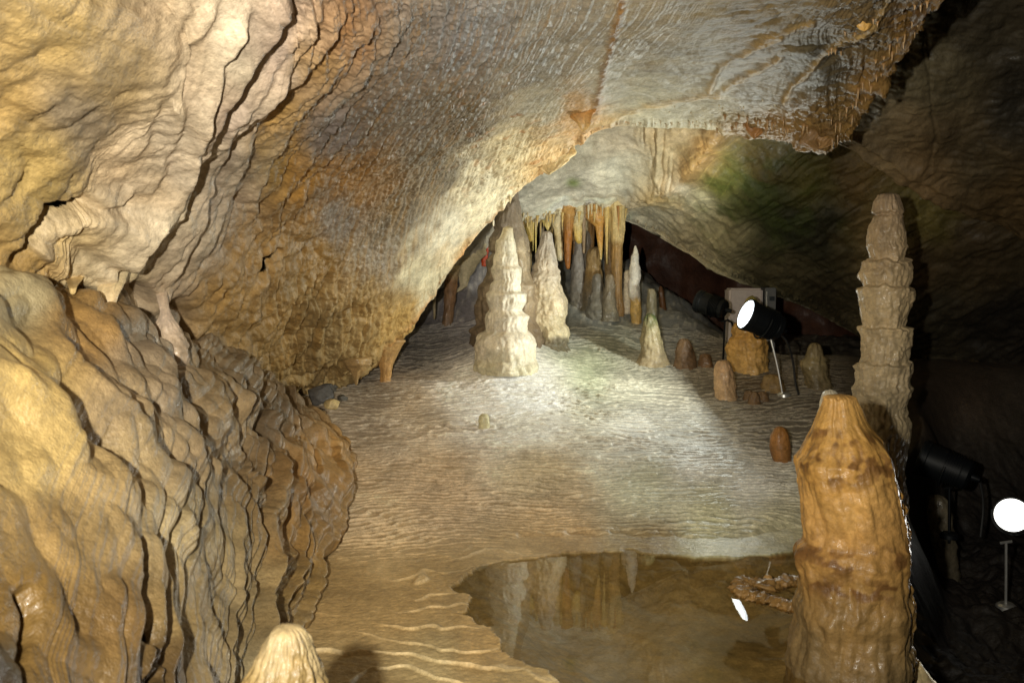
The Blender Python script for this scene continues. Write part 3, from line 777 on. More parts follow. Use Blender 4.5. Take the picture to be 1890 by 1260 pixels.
# fine oblique striations of the solutioned slab
stv = (px * 0.55 + py) / 15.0 + 1.5 * pn(G, 2.5, off=4)
disp += right * 0.011 * (np.abs(perlin(stv, px * 0.006, 2.0))) + right * 0.004 * np.abs(perlin(stv * 2.7, px * 0.012, 5.0))
disp += (1 - right) * 0.008 * np.abs(perlin(px / 30.0, py / 60.0, 3.0))
# brown hanging fold from (1100,385) up to (1310,240)
df, _, tf = polysd(px, py, [(1120, 385), (1190, 360), (1250, 335), (1285, 300), (1322, 245)])
foldm = np.exp(-((df + 8 * pn(G, 6.0, off=3)) / 20.0) ** 2) * (V < 3.2)
disp += foldm * (0.06 + 0.03 * np.abs(pn(G, 14, off=3)))
df2, _, _ = polysd(px, py, [(1200, 235), (1215, 290), (1232, 340), (1240, 360)])
fold2 = np.exp(-((df2 + 6 * pn(G, 7.0, off=9)) / 22.0) ** 2) * (V < 3.0)
disp += fold2 * 0.03 * np.abs(perlin(px / 13.0, py / 70.0, 4.0)) * 1.5
disp += 0.03 * np.exp(-((V - 3.0) / 0.12) ** 2) * np.abs(perlin(U * 9, 1.0, 2.0))
G2 = G + Nn * disp[..., None]
G2[..., 2] -= np.exp(-((V - 3.0) / 0.10) ** 2) * (0.05 * np.clip(perlin(U * 7.0, 3.0, 12.0), 0, 1) + 0.03 * np.clip(perlin(U * 21, 1.0, 16.0), 0, 1))
qx = px + 26 * pn(G, 2.6, off=71.0) + 10 * pn(G, 9, off=4); qy = py + 26 * pn(G, 2.6, off=81.0) + 10 * pn(G, 9, off=5)
slab_cols = colctrl([
    (880, 400, (150, 142, 128), .3), (960, 350, (152, 146, 132), .35), (1050, 280, (156, 148, 130), .35), (1050, 340, (162, 156, 142), .4), (1140, 260, (160, 148, 128), .35), (1150, 330, (180, 176, 160), .5), (1050, 385, (226, 220, 202), .4), (980, 398, (214, 208, 190), .4), (1100, 380, (230, 224, 204), .4), (1150, 370, (228, 220, 196), .4),  # palest tones along the lower lip paint in lamp glow
    (1230, 290, (176, 160, 128), .4), (1250, 250, (150, 132, 102), .3), (1290, 310, (140, 112, 70), .4), (1230, 365, (206, 180, 124), .4), (1250, 345, (220, 214, 196), .4), (1300, 280, (140, 108, 64), .4),
    (1210, 400, (200, 194, 172), .4), (1300, 400, (190, 184, 152), .4), (1280, 450, (178, 166, 136), .4), (1350, 450, (150, 142, 110), .35), (1340, 330, (104, 106, 48), .3), (1400, 300, (98, 84, 44), .3), (1370, 380, (88, 94, 52), .3), (1420, 360, (70, 76, 38), .3), (1480, 330, (92, 86, 38), .3), (1560, 330, (86, 68, 36), .3),
    (1450, 420, (40, 46, 22), .3), (1520, 420, (40, 40, 24), .3), (1440, 490, (96, 88, 62), .3), (1540, 540, (70, 62, 44), .3), (1600, 420, (96, 80, 48), .4), (1720, 400, (78, 70, 34), .3), (1700, 480, (66, 54, 36), .3), (1800, 450, (60, 50, 34), .3), (1700, 580, (44, 40, 30), .3), (1850, 600, (34, 30, 24), .3)
])
sc_ = shep(slab_cols, qx, qy, soft=24, power=2.0)
algae = sstep(0.05, 0.5, pn(G, 5.0, off=41) + 0.5 * pn(G, 14.0, off=42)) * np.exp(-((px - 1400) / 130) ** 2 - ((py - 370) / 90) ** 2)
al = np.clip(algae * 0.8, 0, 1)[..., None]
sc_[..., :3] = sc_[..., :3] * (1 - al) + al * s2l((74, 88, 36))
gl_ = np.exp(-((px - 1058) / 12) ** 2 - ((py - 338) / 9) ** 2)[..., None] * 0.8
sc_[..., :3] = sc_[..., :3] * (1 - gl_) + gl_ * s2l((104, 124, 48))
fm = np.clip(foldm * 0.40 + fold2 * 0.3 * (perlin(px / 13.0, py / 70.0, 4.0) > 0), 0, 1)[..., None]
sc_[..., :3] = sc_[..., :3] * (1 - fm) + fm * s2l((150, 120, 74))
vl = right * np.exp(-((np.abs(perlin(stv * 0.45, px * 0.004, 22.0))) / 0.05) ** 2) * np.exp(-((px - 1320) / 140) ** 2)
sc_[..., :3] = sc_[..., :3] * (1 + 0.35 * vl[..., None])
sc_[..., :3] *= (1.28 + 0.2 * np.exp(-((V - 3.0) / 0.5) ** 2) - 0.28 * sstep(1290, 1400, px))[..., None]  # left slab and its lip lightened in colour as if lit from below
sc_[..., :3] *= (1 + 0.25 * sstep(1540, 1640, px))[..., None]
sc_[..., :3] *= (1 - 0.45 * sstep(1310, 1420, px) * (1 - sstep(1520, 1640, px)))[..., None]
sc_[..., :3] = np.clip(sc_[..., :3] * (1 + 0.2 * fbm(G, 4.0, 5, off=33))[..., None], .004, .9)
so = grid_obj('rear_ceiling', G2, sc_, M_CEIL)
tag(so, kind='structure')
S2V = G2; s2px, s2py = pix(G2); S2W = V

# ------------------------------------------------------------------ dark ceiling on the upper right, ending in the long crack
xs_ = [1330, 1440, 1545, 1620, 1690, 1780, 1860, 2000, 2300]
low = [(200, 5.2), (232, 5.15), (256, 5.1), (288, 5.2), (326, 5.3), (374, 5.4), (414, 5.5), (490, 5.6), (640, 5.7)]
mid = [(120, 4.9), (140, 4.85), (150, 4.8), (165, 4.8), (185, 4.85), (220, 4.95), (260, 5.0), (330, 5.0), (440, 5.0)]
top = [(0, 4.4), (0, 4.35), (0, 4.3), (-10, 4.3), (-20, 4.3), (-20, 4.35), (0, 4.4), (40, 4.4), (100, 4.4)]
tt = [(-260, 3.4), (-260, 3.4), (-260, 3.35), (-270, 3.35), (-280, 3.3), (-280, 3.3), (-260, 3.2), (-240, 3.0), (-200, 2.8)]
rowsS = [P(np.array(xs_), [a for a, b in r], [b for a, b in r]) for r in (tt, top, mid, low)]
over = rowsS[0] * np.array([1, 0, 0]) + np.array([0, -1.5, 3.2])
r1 = rowsS[-1] + np.array([-0.02, 0.14, 0.04]); r2 = rowsS[-1] + np.array([0, 0.5, 0.8])
CG = np.stack([over] + rowsS + [r1, r2])
G, U, V = catmull(CG, 520, 420, vw=[.3, .6, 1.3, 1.3, .3, .3])
Nn = gnormal(G)
px, py = pix(G)
disp = 0.07 * fbm(G, 1.5, 5, off=13) + 0.012 * np.abs(perlin(px / 40 + 0.8 * pn(G, 2, off=3), py / 14, 2.0)) + 0.008 * fbm(G, 10, 3, off=17)
for pts in ([(1712, 60), (1716, 180), (1728, 250), (1716, 310)],):
    d2, _, _ = polysd(px, py, pts)
    disp -= 0.010 * np.exp(-((d2 + 9 * pn(G, 5, off=2)) / 4) ** 2)
disp += 0.03 * np.exp(-((V - 3.95) / 0.1) ** 2) * (0.5 + pn(G, 8, off=5))
G2 = G + Nn * disp[..., None]
dark_cols = colctrl([(1600, 200, (96, 86, 66), .4), (1700, 120, (86, 78, 58), .4), (1640, 270, (112, 96, 70), .4), (1800, 300, (74, 64, 46), .4), (1700, 310, (108, 88, 60), .4), (1800, 50, (56, 50, 38), .4), (1890, 200, (46, 42, 34), .4), (1850, 380, (84, 68, 44), .4)])
dc = shep(dark_cols, px + 30 * pn(G, 3, off=3), py + 30 * pn(G, 3, off=9), soft=40)
dc[..., :3] = np.clip(1.25 * dc[..., :3] * (1 + 0.3 * fbm(G, 4.0, 5, off=3))[..., None], .004, .9)
do = grid_obj('side_ceiling', G2, dc, M_CEIL)
tag(do, kind='structure')

# ------------------------------------------------------------------ far back wall, right wall and the wall behind the photographer
def wall_sheet(name, A, B, z0, z1, n, col, amp, flip=(0, 0, CAMZ)):
    A, B = np.array(A, float), np.array(B, float)
    u, v = np.meshgrid(np.linspace(0, 1, n), np.linspace(0, 1, n // 2))
    G = np.stack([A[0] + (B[0] - A[0]) * u, A[1] + (B[1] - A[1]) * u, z0 + (z1 - z0) * v], -1)
    N_ = gnormal(G)
    G = G + N_ * (amp * fbm(G, 0.9, 5, off=2) + 0.25 * amp * np.abs(pn(G, 3.0, 3.0, 2.0, off=7)))[..., None]
    c = np.ones(G.shape[:2] + (4,)) * 0.35
    c[..., :3] = s2l(col) * (1 + 0.35 * fbm(G, 2.0, 5, off=9))[..., None]
    o = grid_obj(name, G, np.clip(c, .003, 1), M_DARK)
    return tag(o, kind='structure')
wall_sheet('back_wall', (-6, 9.7), (5.5, 9.4), -2.5, 4.5, 300, (84, 52, 36), 0.22)
wall_sheet('right_wall', (5.4, 10), (4.2, -3), -3, 4.5, 200, (52, 46, 38), 0.3)
wall_sheet('left_wall', (-3.9, -3), (-6, 10), -2, 4.5, 160, (58, 46, 32), 0.2)
wall_sheet('entrance_wall', (-3, -3), (5, -3), -3, 4.5, 120, (80, 66, 48), 0.3)
gx, gy = np.meshgrid(np.linspace(-7, 7, 60), np.linspace(-4, 12, 60))
gg = np.stack([gx, gy, -1.9 + 0 * gx], -1); gg[..., 2] += 0.2 * fbm(gg, 0.8, 4)
gc = np.ones(gx.shape + (4,)) * 0.3; gc[..., :3] = s2l((50, 42, 32))
tag(grid_obj('ground', gg, gc, M_DARK), kind='structure')


# ================================================================== THINGS
def fd(x, y, lo=2.0, hi=8.2):
    """horizontal distance of the floor seen at a pixel"""
    q = (fpx - x) ** 2 + (fpy - y) ** 2 + np.where((rd[:, None] < lo) | (rd[:, None] > hi), 1e9, 0)
    k = np.unravel_index(np.argmin(q), q.shape)
    return float(rd[k[0]])

def dripstone(name, label, cat, prof, d, cols, mat=None, nz=120, nt=72, warp=5.0, lump=0.14, flute=0.07, fine=0.02, ext=14, group=None,
              hang=False, flat=1.0, seed=0.0, fk=5, fs=1.1, ragged=0.0, wrinkle=0.03, smooth=0.35, capf=0.22, dt=None, skirt=0.16, head=0.25, ledge=1.0, crust=0.0, bands=None):
    """a stalagmite, stalactite or column grown round a profile of (height, left, right) marks"""
    mat = mat or M_CALC
    pr = np.array(sorted(prof), float)
    y0, y1 = pr[0, 0], pr[-1, 0]
    if hang:
        ys = np.linspace(y0 - ext, y1, nz)
    else:
        ys = np.linspace(y0, y1 + ext, nz)
    yy, th = np.meshgrid(ys, np.linspace(0, 2 * np.pi, nt, endpoint=False), indexing='ij')
    s = d / F
    ct, sn = np.cos(th), np.sin(th)
    hw0 = max((pr[:, 2] - pr[:, 1]).max() / 2, 1.0)
    wv = warp * (perlin(ct * 1.3 + seed, sn * 1.3, yy / (hw0 * 1.6)) + 0.6 * perlin(ct * 3.1, sn * 3.1 + seed, yy / (hw0 * 0.9)))
    yw = np.clip(yy + wv, y0, y1)
    yd = np.linspace(y0, y1, 1200)
    hd = np.interp(yd, pr[:, 0], (pr[:, 2] - pr[:, 1]) / 2)
    kw = max(1, int(smooth * hw0 / (y1 - y0) * 1200)) | 1
    hd = np.convolve(np.pad(hd, kw // 2, mode='edge'), np.hanning(kw + 2)[1:-1] / np.hanning(kw + 2)[1:-1].sum(), mode='valid')
    if ledge != 1.0:
        kb = int(0.9 * hw0 / (y1 - y0) * 1200) | 1
        hs = np.convolve(np.pad(hd, kb // 2, mode='edge'), np.ones(kb) / kb, mode='valid')
        hd = np.maximum(hs + ledge * (hd - hs), 0.3)
    hw = np.interp(yw, yd, hd)
    cx = np.interp(yy, pr[:, 0], (pr[:, 1] + pr[:, 2]) / 2)
    r = hw * s
    # rounded tip
    tip = (yy - y0) if not hang else (y1 - yy)
    cap = max(2.0, hw0 * capf)
    r = r * np.sqrt(np.clip(tip / cap, 0.0, 1) * (2 - np.clip(tip / cap, 0, 1)) + 1e-6)
    X0 = P(cx, yy, np.full(yy.shape, d) if dt is None else dt + (d - dt) * sstep(0, 0.75, (yy - y0) / (y1 - y0)))
    R0 = hw0 * s
    n3 = np.stack([ct * 1.0, sn * 1.0, yy / hw0], -1)
    fl1 = np.abs(perlin(ct * fk * 0.5 + 9, sn * fk * 0.5 + seed, yy / hw0 * fs))
    fl2 = np.abs(perlin(ct * fk * 1.1, sn * fk * 1.1 + seed, yy / hw0 * fs * 2.3))
    k = 1 + lump * fbm(n3, 1.3, 3, off=seed + 3) + lump * 0.45 * np.abs(fbm(n3, 2.9, 2, off=seed + 13)) + flute * (1.7 * fl1 - 0.5) + flute * 0.6 * fl2 + fine * fbm(n3, 6.0, 3, off=seed) \
        + wrinkle * (np.abs(perlin(ct * 2.2, sn * 2.2 + seed, yy / hw0 * 5.0)) + 0.6 * np.abs(perlin(ct * 4.2, sn * 4.2 + seed, yy / hw0 * 9.0))) * (0.3 + 0.7 * sstep(-0.1, 0.3, perlin(ct * 0.7 + 5, sn * 0.7, yy / hw0 * 1.1)))
    k = k / k.mean()
    thw = (th + np.pi) % (2 * np.pi) - np.pi
    if crust > 0:
        k = k + crust * np.exp(-((thw - 0.35) / 0.75) ** 2) * (np.abs(perlin(ct * 7 + seed, sn * 7, yy / hw0 * 3.5)) + 0.7 * np.abs(perlin(ct * 16, sn * 16, yy / hw0 * 8.0)) - 0.25) * sstep(0.15, 0.35, (yy - y0) / (y1 - y0))
    if hang:
        k = k * (1 + head * np.exp(-np.clip(yy - y0, 0, 999) / (0.10 * (y1 - y0) + 2.0)))
    else:
        k = k * (1 + skirt * sstep(y1 - 0.16 * (y1 - y0), y1 + 0.6 * ext, yy + 0.35 * hw0 * perlin(ct * 1.5 + seed, sn * 1.5, 3.0)))
    r = np.maximum(r * k, 0.0)
    X = X0 + np.stack([r * ct, r * sn * flat, np.zeros_like(r)], -1)
    if ragged > 0 and hang:
        X[..., 2] += ragged * s * np.clip(perlin(ct * 3.3 + seed, sn * 3.3, 2.0), -1, 1) * sstep(0.4, 1.0, (yy - y0) / max(y1 - y0, 1))
    # colour
    ca = np.array([[c[0], *s2l(c[1]), c[2]] for c in cols], float)
    yc = yy + 0.5 * hw0 * fbm(n3, 1.0, 3, off=seed + 40)
    col = np.stack([np.interp(yc, ca[:, 0], ca[:, q]) for q in range(1, 5)], -1)
    col[..., :3] = np.clip(col[..., :3] * (1 + 0.16 * fbm(n3, 1.6, 4, off=seed + 60) + 0.10 * perlin(ct * 4, sn * 4 + seed, yy / hw0 * 0.3))[..., None], 0.004, 0.92)
    if bands:
        bm_ = 0
        for (yb, wb) in bands:
            bm_ = np.maximum(bm_, np.exp(-((yy + 0.25 * hw0 * perlin(ct * 1.5, sn * 1.5 + seed, 4.0) - yb) / wb) ** 2))
        bm_ = np.clip(bm_ * sstep(-0.12, 0.25, perlin(ct * 2.6, sn * 2.6 + seed, yy / hw0 * 6.0) + 0.5 * perlin(ct * 6, sn * 6, yy / hw0 * 13.0)) * 0.9, 0, 1)[..., None]
        col[..., :3] = col[..., :3] * (1 - bm_) + bm_ * s2l((98, 66, 34))
    end = 0 if hang else -1
    base = X[end].mean(0)
    Vv = (X - base).reshape(-1, 3)
    q = grid_quads(nz, nt, wrap=True)
    top = len(Vv)
    Vv = np.vstack([Vv, (X[0].mean(0) - base)[None], (X[-1].mean(0) - base)[None]])
    cc = np.vstack([col.reshape(-1, 4), col[0, :1], col[-1, :1]])
    j = np.arange(nt); j2 = (j + 1) % nt
    t1 = np.stack([np.full(nt, top), j2, j], -1)
    t2 = np.stack([np.full(nt, top + 1), (nz - 1) * nt + j, (nz - 1) * nt + j2], -1)
    me = raw_mesh(name, Vv, q, cc, mat, np.vstack([t1, t2]))
    o = obj(name, me, loc=tuple(base))
    return tag(o, label, cat, group)

WHITE = (232, 222, 204); CREAM = (222, 204, 166); GREY = (176, 162, 142); TAN = (196, 164, 110); ORANGE = (196, 138, 62); BROWN = (140, 98, 58)

# ---- the central group
D0 = fd(930, 668)
dripstone('stalagmite', 'white tiered stalagmite standing in front at the cave centre on a pale flowstone apron', 'stalagmite',
    [(417, 935, 942), (420, 929, 947), (430, 926, 948), (441, 921, 949), (444, 916, 950), (468, 914, 953), (472, 911, 955), (490, 910, 956), (496, 906, 961), (518, 911, 962), (525, 905, 961), (538, 904, 962), (542, 900, 972), (556, 899, 971), (572, 903, 963), (578, 899, 969), (583, 897, 976), (600, 895, 973), (612, 894, 974), (616, 884, 978), (624, 879, 984), (640, 876, 989), (664, 878, 989), (674, 874, 993)],
    D0, [(417, (196, 182, 150), .5), (450, (216, 206, 182), .55), (560, (220, 210, 190), .6), (630, (222, 210, 188), .6), (674, (204, 194, 162), .6)], nz=280, nt=170, warp=3.0, lump=.10, flute=.05, fine=.022, seed=1, fk=6, smooth=.12, capf=.08, skirt=0, wrinkle=.02, ledge=1.2)
dripstone('stalagmite', 'tall grey stalagmite with dark ledges behind the white one, its tip touching the sloping ceiling', 'stalagmite',
    [(342, 936, 952), (352, 930, 955), (372, 926, 957), (376, 921, 958), (396, 915, 960), (404, 913, 962), (418, 909, 966), (424, 912, 968), (440, 903, 972), (462, 900, 977), (466, 908, 977), (480, 897, 980), (500, 900, 980), (520, 894, 986), (527, 886, 990), (542, 884, 990), (548, 884, 990), (560, 878, 994), (592, 884, 994), (598, 884, 996), (606, 872, 1000), (630, 868, 1004), (662, 864, 1006)],
    D0 + 0.42, [(342, (128, 116, 104), .5), (420, (136, 122, 104), .5), (460, (170, 152, 124), .5), (560, (150, 130, 104), .5), (662, (96, 80, 62), .5)], nz=260, nt=150, warp=6, lump=.09, flute=.08, fine=.02, seed=5, ext=40, smooth=.08, capf=.08, wrinkle=.05, skirt=0, ledge=1.3)
dripstone('stalagmite', 'broad lumpy cream stalagmite just right of the white tiered one, narrowing to a blunt tip', 'stalagmite',
    [(426, 1006, 1014), (430, 1001, 1019), (445, 998, 1021), (455, 996, 1023), (464, 992, 1024), (480, 988, 1028), (492, 982, 1030), (500, 984, 1034), (512, 972, 1036), (520, 970, 1034), (528, 970, 1036), (545, 966, 1044), (560, 968, 1046), (580, 972, 1046), (596, 976, 1042), (604, 978, 1050), (628, 984, 1049), (634, 986, 1044), (642, 982, 1052), (656, 978, 1062)],
    D0 + 0.5, [(426, (182, 172, 160), .5), (470, (188, 176, 160), .5), (560, (206, 188, 156), .5), (620, (212, 196, 160), .5), (636, (120, 110, 90), .6), (656, (110, 104, 84), .6)], nz=220, nt=140, warp=8, lump=.13, flute=.08, fine=.03, seed=11, ext=30, smooth=.14, capf=.1, wrinkle=.05, skirt=.1)
# ---- dripstones hanging from and standing on the rear bank
DB = 7.45
hang = dict(hang=True, ext=26)
def drape(label, prof, d, cols, **k):
    kk = dict(head=.55, nz=70, nt=44, warp=2.0, lump=.12, flute=.16, fine=.03, fk=6, fs=.35, capf=.1); kk.update(hang); kk.update(k)
    return dripstone('drapery', label, 'drapery', prof, d, cols, **kk)
YEL = (222, 198, 122); HON = (206, 156, 84)
drape('yellow fluted drapery at the left end of the hanging row beside the tall grey stalagmite', [(402, 962, 983), (412, 965, 983), (424, 971, 983), (436, 974, 983), (446, 977, 982)], DB, [(400, YEL, .5), (446, (214, 176, 84), .5)], flat=.4, seed=2)
drape('thin yellow icicle, left of the close pair beside the yellow drapery', [(404, 982, 986), (440, 982.5, 985), (464, 983, 984.5)], DB + .02, [(400, YEL, .5)], nt=14, nz=40, warp=0, flute=0, seed=3)
drape('thin yellow icicle, longest of the close pair beside the yellow drapery', [(404, 987, 991), (440, 987, 990.5), (470, 988, 990)], DB + .02, [(400, (226, 202, 120), .5)], nt=14, nz=40, warp=0, flute=0, seed=4)
drape('short yellow toothed drapery above the blunt tip of the broad cream stalagmite', [(400, 997, 1016), (410, 1001, 1015), (418, 1006, 1014), (424, 1009, 1013)], DB - .02, [(400, YEL, .5)], flat=.4, ragged=5, seed=6)
drape('pale cream drapery tapering to a ribbed column behind the broad cream stalagmite', [(396, 1012, 1040), (410, 1017, 1037), (425, 1022, 1036), (445, 1024, 1038), (470, 1025, 1040), (482, 1028, 1039)], DB, [(396, (226, 212, 176), .5), (440, (220, 196, 146), .5), (482, (236, 220, 180), .5)], seed=7)
drape('deep orange hanging drapery, the broadest dark one in the middle of the row', [(398, 1039, 1058), (420, 1040, 1057), (450, 1041, 1055), (480, 1042, 1053), (497, 1045, 1051)], DB - .05, [(398, (190, 146, 84), .5), (430, (176, 116, 52), .55), (497, (164, 104, 48), .55)], seed=8)
drape('cream and yellow drapery with brown stain between the orange one and thin grey column', [(398, 1057, 1075), (420, 1058, 1074), (440, 1060, 1074), (448, 1064, 1073)], DB - .04, [(398, (214, 200, 160), .5), (425, (226, 200, 130), .5), (448, (220, 186, 96), .5)], flat=.6, ragged=5, seed=9)
drape('thin grey brown hanging column beside the dark gap in the row of draperies', [(392, 1073, 1081), (430, 1074, 1081), (468, 1075, 1080)], DB - .03, [(390, (166, 142, 112), .4)], nt=24, seed=10)
drape('orange drapery with a long spike that narrows downward at the right of the dark gap', [(400, 1086, 1113), (410, 1090, 1114), (418, 1099, 1114), (440, 1102, 1113), (460, 1105, 1112), (480, 1108, 1110.5)], DB - .02, [(400, HON, .5), (440, (206, 152, 72), .5), (480, (226, 196, 120), .5)], flat=.6, seed=12)
drape('long slender yellow icicle between the orange spike and the big column', [(400, 1116, 1123), (440, 1117, 1123), (465, 1118, 1121.5), (488, 1119.5, 1121)], DB - .06, [(400, (220, 190, 120), .5)], nt=20, nz=50, flute=.05, seed=13)
dripstone('column', 'slim brown column standing against the left side of the big fluted column', 'column', [(384, 1117, 1132), (420, 1118, 1131), (480, 1116, 1131), (530, 1117, 1132), (575, 1114, 1133)], DB + .12, [(384, (176, 146, 96), .4), (480, (150, 122, 82), .4), (575, (126, 108, 80), .5)], nz=100, nt=50, warp=3, flute=.16, seed=14, ext=16)
dripstone('column', 'big cream fluted column, lower part painted as shaded, from ceiling edge to rear bank', 'column', [(360, 1122, 1158), (376, 1126, 1155), (388, 1128, 1153), (420, 1128, 1153), (446, 1128, 1151), (452, 1130, 1149), (500, 1130, 1148), (540, 1130, 1148), (570, 1127, 1150)], DB - .05, [(360, (224, 204, 150), .5), (440, (226, 198, 140), .5), (456, (176, 140, 86), .45), (570, (146, 114, 72), .45)], nz=150, nt=72, warp=3, lump=.05, flute=.14, seed=15, ext=14, fk=7, fs=.3)  # darker lower tone paints in a cast shadow
for i in range(15):
    x = 968 + i * 11.5 + random.uniform(-3, 3); w = random.uniform(5, 10); y1 = random.uniform(425, 520)
    drape('dim brown drapery in the shade behind the front row of hanging draperies', [(388, x - w, x + w), (410, x - w * .85, x + w * .8), (y1 - 25, x - w * .6, x + w * .5), (y1, x - w * .2, x + w * .2)], DB + 0.3 + random.uniform(0, .15), [(388, random.choice([(190, 164, 116), (176, 134, 80), (170, 150, 122)]), .4)], seed=200 + i, flat=.6, group='dim draperies behind the front row')
for i, (x, y0, y1, w, lab) in enumerate([
        (1008, 372, 392, 2.4, 'tiny white icicle on the ceiling edge above the short yellow toothed drapery'),
        (1086, 386, 405, 2.0, 'white icicle over the dark gap, left of a bright crust'),
        (1092, 384, 396, 1.6, 'white icicle over the dark gap, shorter one beside the first'),
        (1112, 380, 400, 2.0, 'white icicle beside the head of the big column'),
        (1101, 384, 394, 1.6, 'short white icicle midway over the dark gap')]):
    dripstone('stalactite', lab, 'stalactite', [(y0, x - w, x + w), (y0 + (y1 - y0) * .5, x - w * .6, x + w * .6), (y1, x - .6, x + .6)], DB - .12, [(y0, (214, 200, 166), .5)], nz=24, nt=14, warp=0, hang=True, ext=8, seed=i)
dripstone('stalagmite', 'grey round topped stalagmite under the cream and yellow drapery on the rear bank', 'stalagmite', [(441, 1063, 1071), (450, 1061, 1073), (466, 1060, 1075), (478, 1056, 1078), (510, 1055, 1080), (540, 1052, 1082), (575, 1048, 1086)], DB + .1, [(441, (164, 156, 150), .5), (575, (120, 114, 100), .6)], nz=80, nt=50, warp=4, seed=21, ext=20)
dripstone('stalagmite', 'pointed grey stalagmite on the rear bank under the thin grey column', 'stalagmite', [(425, 1080, 1085), (435, 1077, 1089), (455, 1076, 1090), (472, 1074, 1091), (500, 1073, 1094), (575, 1066, 1100)], DB + .25, [(425, (166, 154, 140), .5), (575, (116, 108, 92), .6)], nz=80, nt=50, warp=3, seed=22, ext=20)
dripstone('stalagmite', 'broad brown stalagmite on the rear bank below the orange spike', 'stalagmite', [(455, 1094, 1106), (462, 1086, 1108), (480, 1082, 1109), (500, 1080, 1110), (516, 1078, 1112), (545, 1072, 1116), (580, 1066, 1122)], DB + .08, [(455, (150, 128, 92), .4), (500, (162, 132, 84), .4), (540, (130, 116, 94), .5), (580, (112, 106, 88), .6)], nz=80, nt=56, warp=4, seed=23, ext=20)
dripstone('stalagmite', 'low glistening grey stalagmite at the foot of the rear bank stalagmites', 'stalagmite', [(504, 1098, 1106), (512, 1094, 1111), (540, 1092, 1113), (552, 1086, 1118), (572, 1082, 1124)], DB - .08, [(504, (140, 132, 120), .8), (572, (128, 124, 112), .9)], nz=60, nt=50, warp=4, seed=24, ext=18)
dripstone('stalagmite', 'small knobby grey stalagmite leaning on the foot of the big column', 'stalagmite', [(505, 1122, 1130), (512, 1118, 1134), (530, 1116, 1136), (548, 1113, 1134), (575, 1110, 1140)], DB - .16, [(505, (146, 130, 106), .6), (575, (130, 122, 104), .8)], nz=60, nt=50, warp=4, seed=25, ext=18)
dripstone('stalagmite', 'brilliant white slender stalagmite with a pointed tip before the dark opening', 'stalagmite',
    [(453, 1171.8, 1173.8), (458, 1170.5, 1175), (468, 1168, 1178), (472, 1165, 1179), (488, 1163, 1179.5), (494, 1162, 1182), (504, 1160, 1183), (514, 1161, 1182), (524, 1159, 1180), (535, 1160, 1181), (549, 1161, 1182), (553, 1164, 1183), (568, 1163, 1184), (585, 1164, 1184), (612, 1168, 1182)],
    7.3, [(453, (226, 220, 206), .5), (545, (238, 232, 220), .5), (556, (220, 184, 112), .4), (600, (206, 170, 104), .4)], nz=130, nt=60, warp=3, lump=.06, flute=.06, seed=31)  # lower half painted yellower where less lamp light falls
dripstone('stalagmite', 'small white stalagmite half hidden behind the brilliant slender one', 'stalagmite', [(498, 1156, 1162), (504, 1151, 1164), (530, 1151, 1164), (565, 1149, 1166)], 7.42, [(498, (226, 214, 190), .5)], nz=60, nt=36, warp=3, seed=32)
dripstone('stalagmite', 'mossy grey green stalagmite, cone shaped, in front of the white slender one', 'stalagmite', [(578, 1192, 1206), (586, 1189, 1211), (600, 1186, 1215), (618, 1184, 1219), (640, 1182, 1224), (664, 1180, 1229), (672, 1176, 1234)], fd(1204, 668), [(578, (70, 78, 44), .4), (600, (126, 116, 84), .4), (660, (158, 142, 112), .4)], nz=90, nt=60, warp=5, flute=.12, seed=33)
dripstone('stalagmite', 'grey stub stalagmite behind the mossy cone, broken flat on top', 'stalagmite', [(532, 1196, 1208), (540, 1195, 1211), (560, 1194, 1212), (600, 1192, 1216)], 7.0, [(532, (140, 130, 104), .4), (600, (120, 114, 90), .4)], nz=60, nt=40, warp=4, seed=34, ext=60)
dripstone('stalagmite', 'dark brown narrow stalagmite in the shade right of the grey stub', 'stalagmite', [(527, 1217, 1222), (540, 1215, 1226), (570, 1218, 1230), (600, 1216, 1234)], 7.6, [(527, (104, 72, 44), .4)], nz=50, nt=32, seed=35, ext=60)
# ---- stones and stubs along the right of the floor
dripstone('stalagmite', 'small round dark brown stalagmite right of the mossy cone', 'stalagmite', [(624, 1257, 1270), (632, 1250, 1276), (650, 1247, 1281), (676, 1245, 1285)], fd(1265, 676), [(624, (116, 92, 68), .4)], nz=60, nt=44, seed=41)
dripstone('stalagmite', 'tiny brown knob on the floor between the small round stalagmite and the stubby pale one', 'stalagmite', [(652, 1296, 1308), (660, 1291, 1313), (674, 1288, 1316)], fd(1302, 674), [(652, (118, 90, 62), .4)], nz=40, nt=36, seed=42)
dripstone('stalagmite', 'stubby pale brown stalagmite with a rounded top at the edge of the lit floor', 'stalagmite', [(664, 1326, 1345), (672, 1320, 1350), (690, 1317, 1355), (710, 1318, 1357), (730, 1320, 1359)], fd(1338, 730), [(664, (186, 150, 112), .5), (730, (196, 164, 124), .5)], nz=90, nt=64, warp=3, lump=.06, seed=43)
dripstone('stalagmite', 'thick yellow brown stalagmite with a flat undercut foot below the lit spotlight', 'stalagmite', [(545, 1385, 1392), (552, 1378, 1396), (575, 1372, 1402), (596, 1360, 1410), (604, 1353, 1413), (612, 1350, 1412), (619, 1354, 1408), (626, 1344, 1416), (645, 1345, 1416), (664, 1347, 1414), (676, 1349, 1412)], 6.35, [(545, (120, 112, 56), .4), (590, (176, 136, 74), .4), (620, (196, 150, 80), .4), (676, (206, 164, 96), .4)], nz=130, nt=90, warp=6, flute=.12, seed=44, ext=18, fk=6)
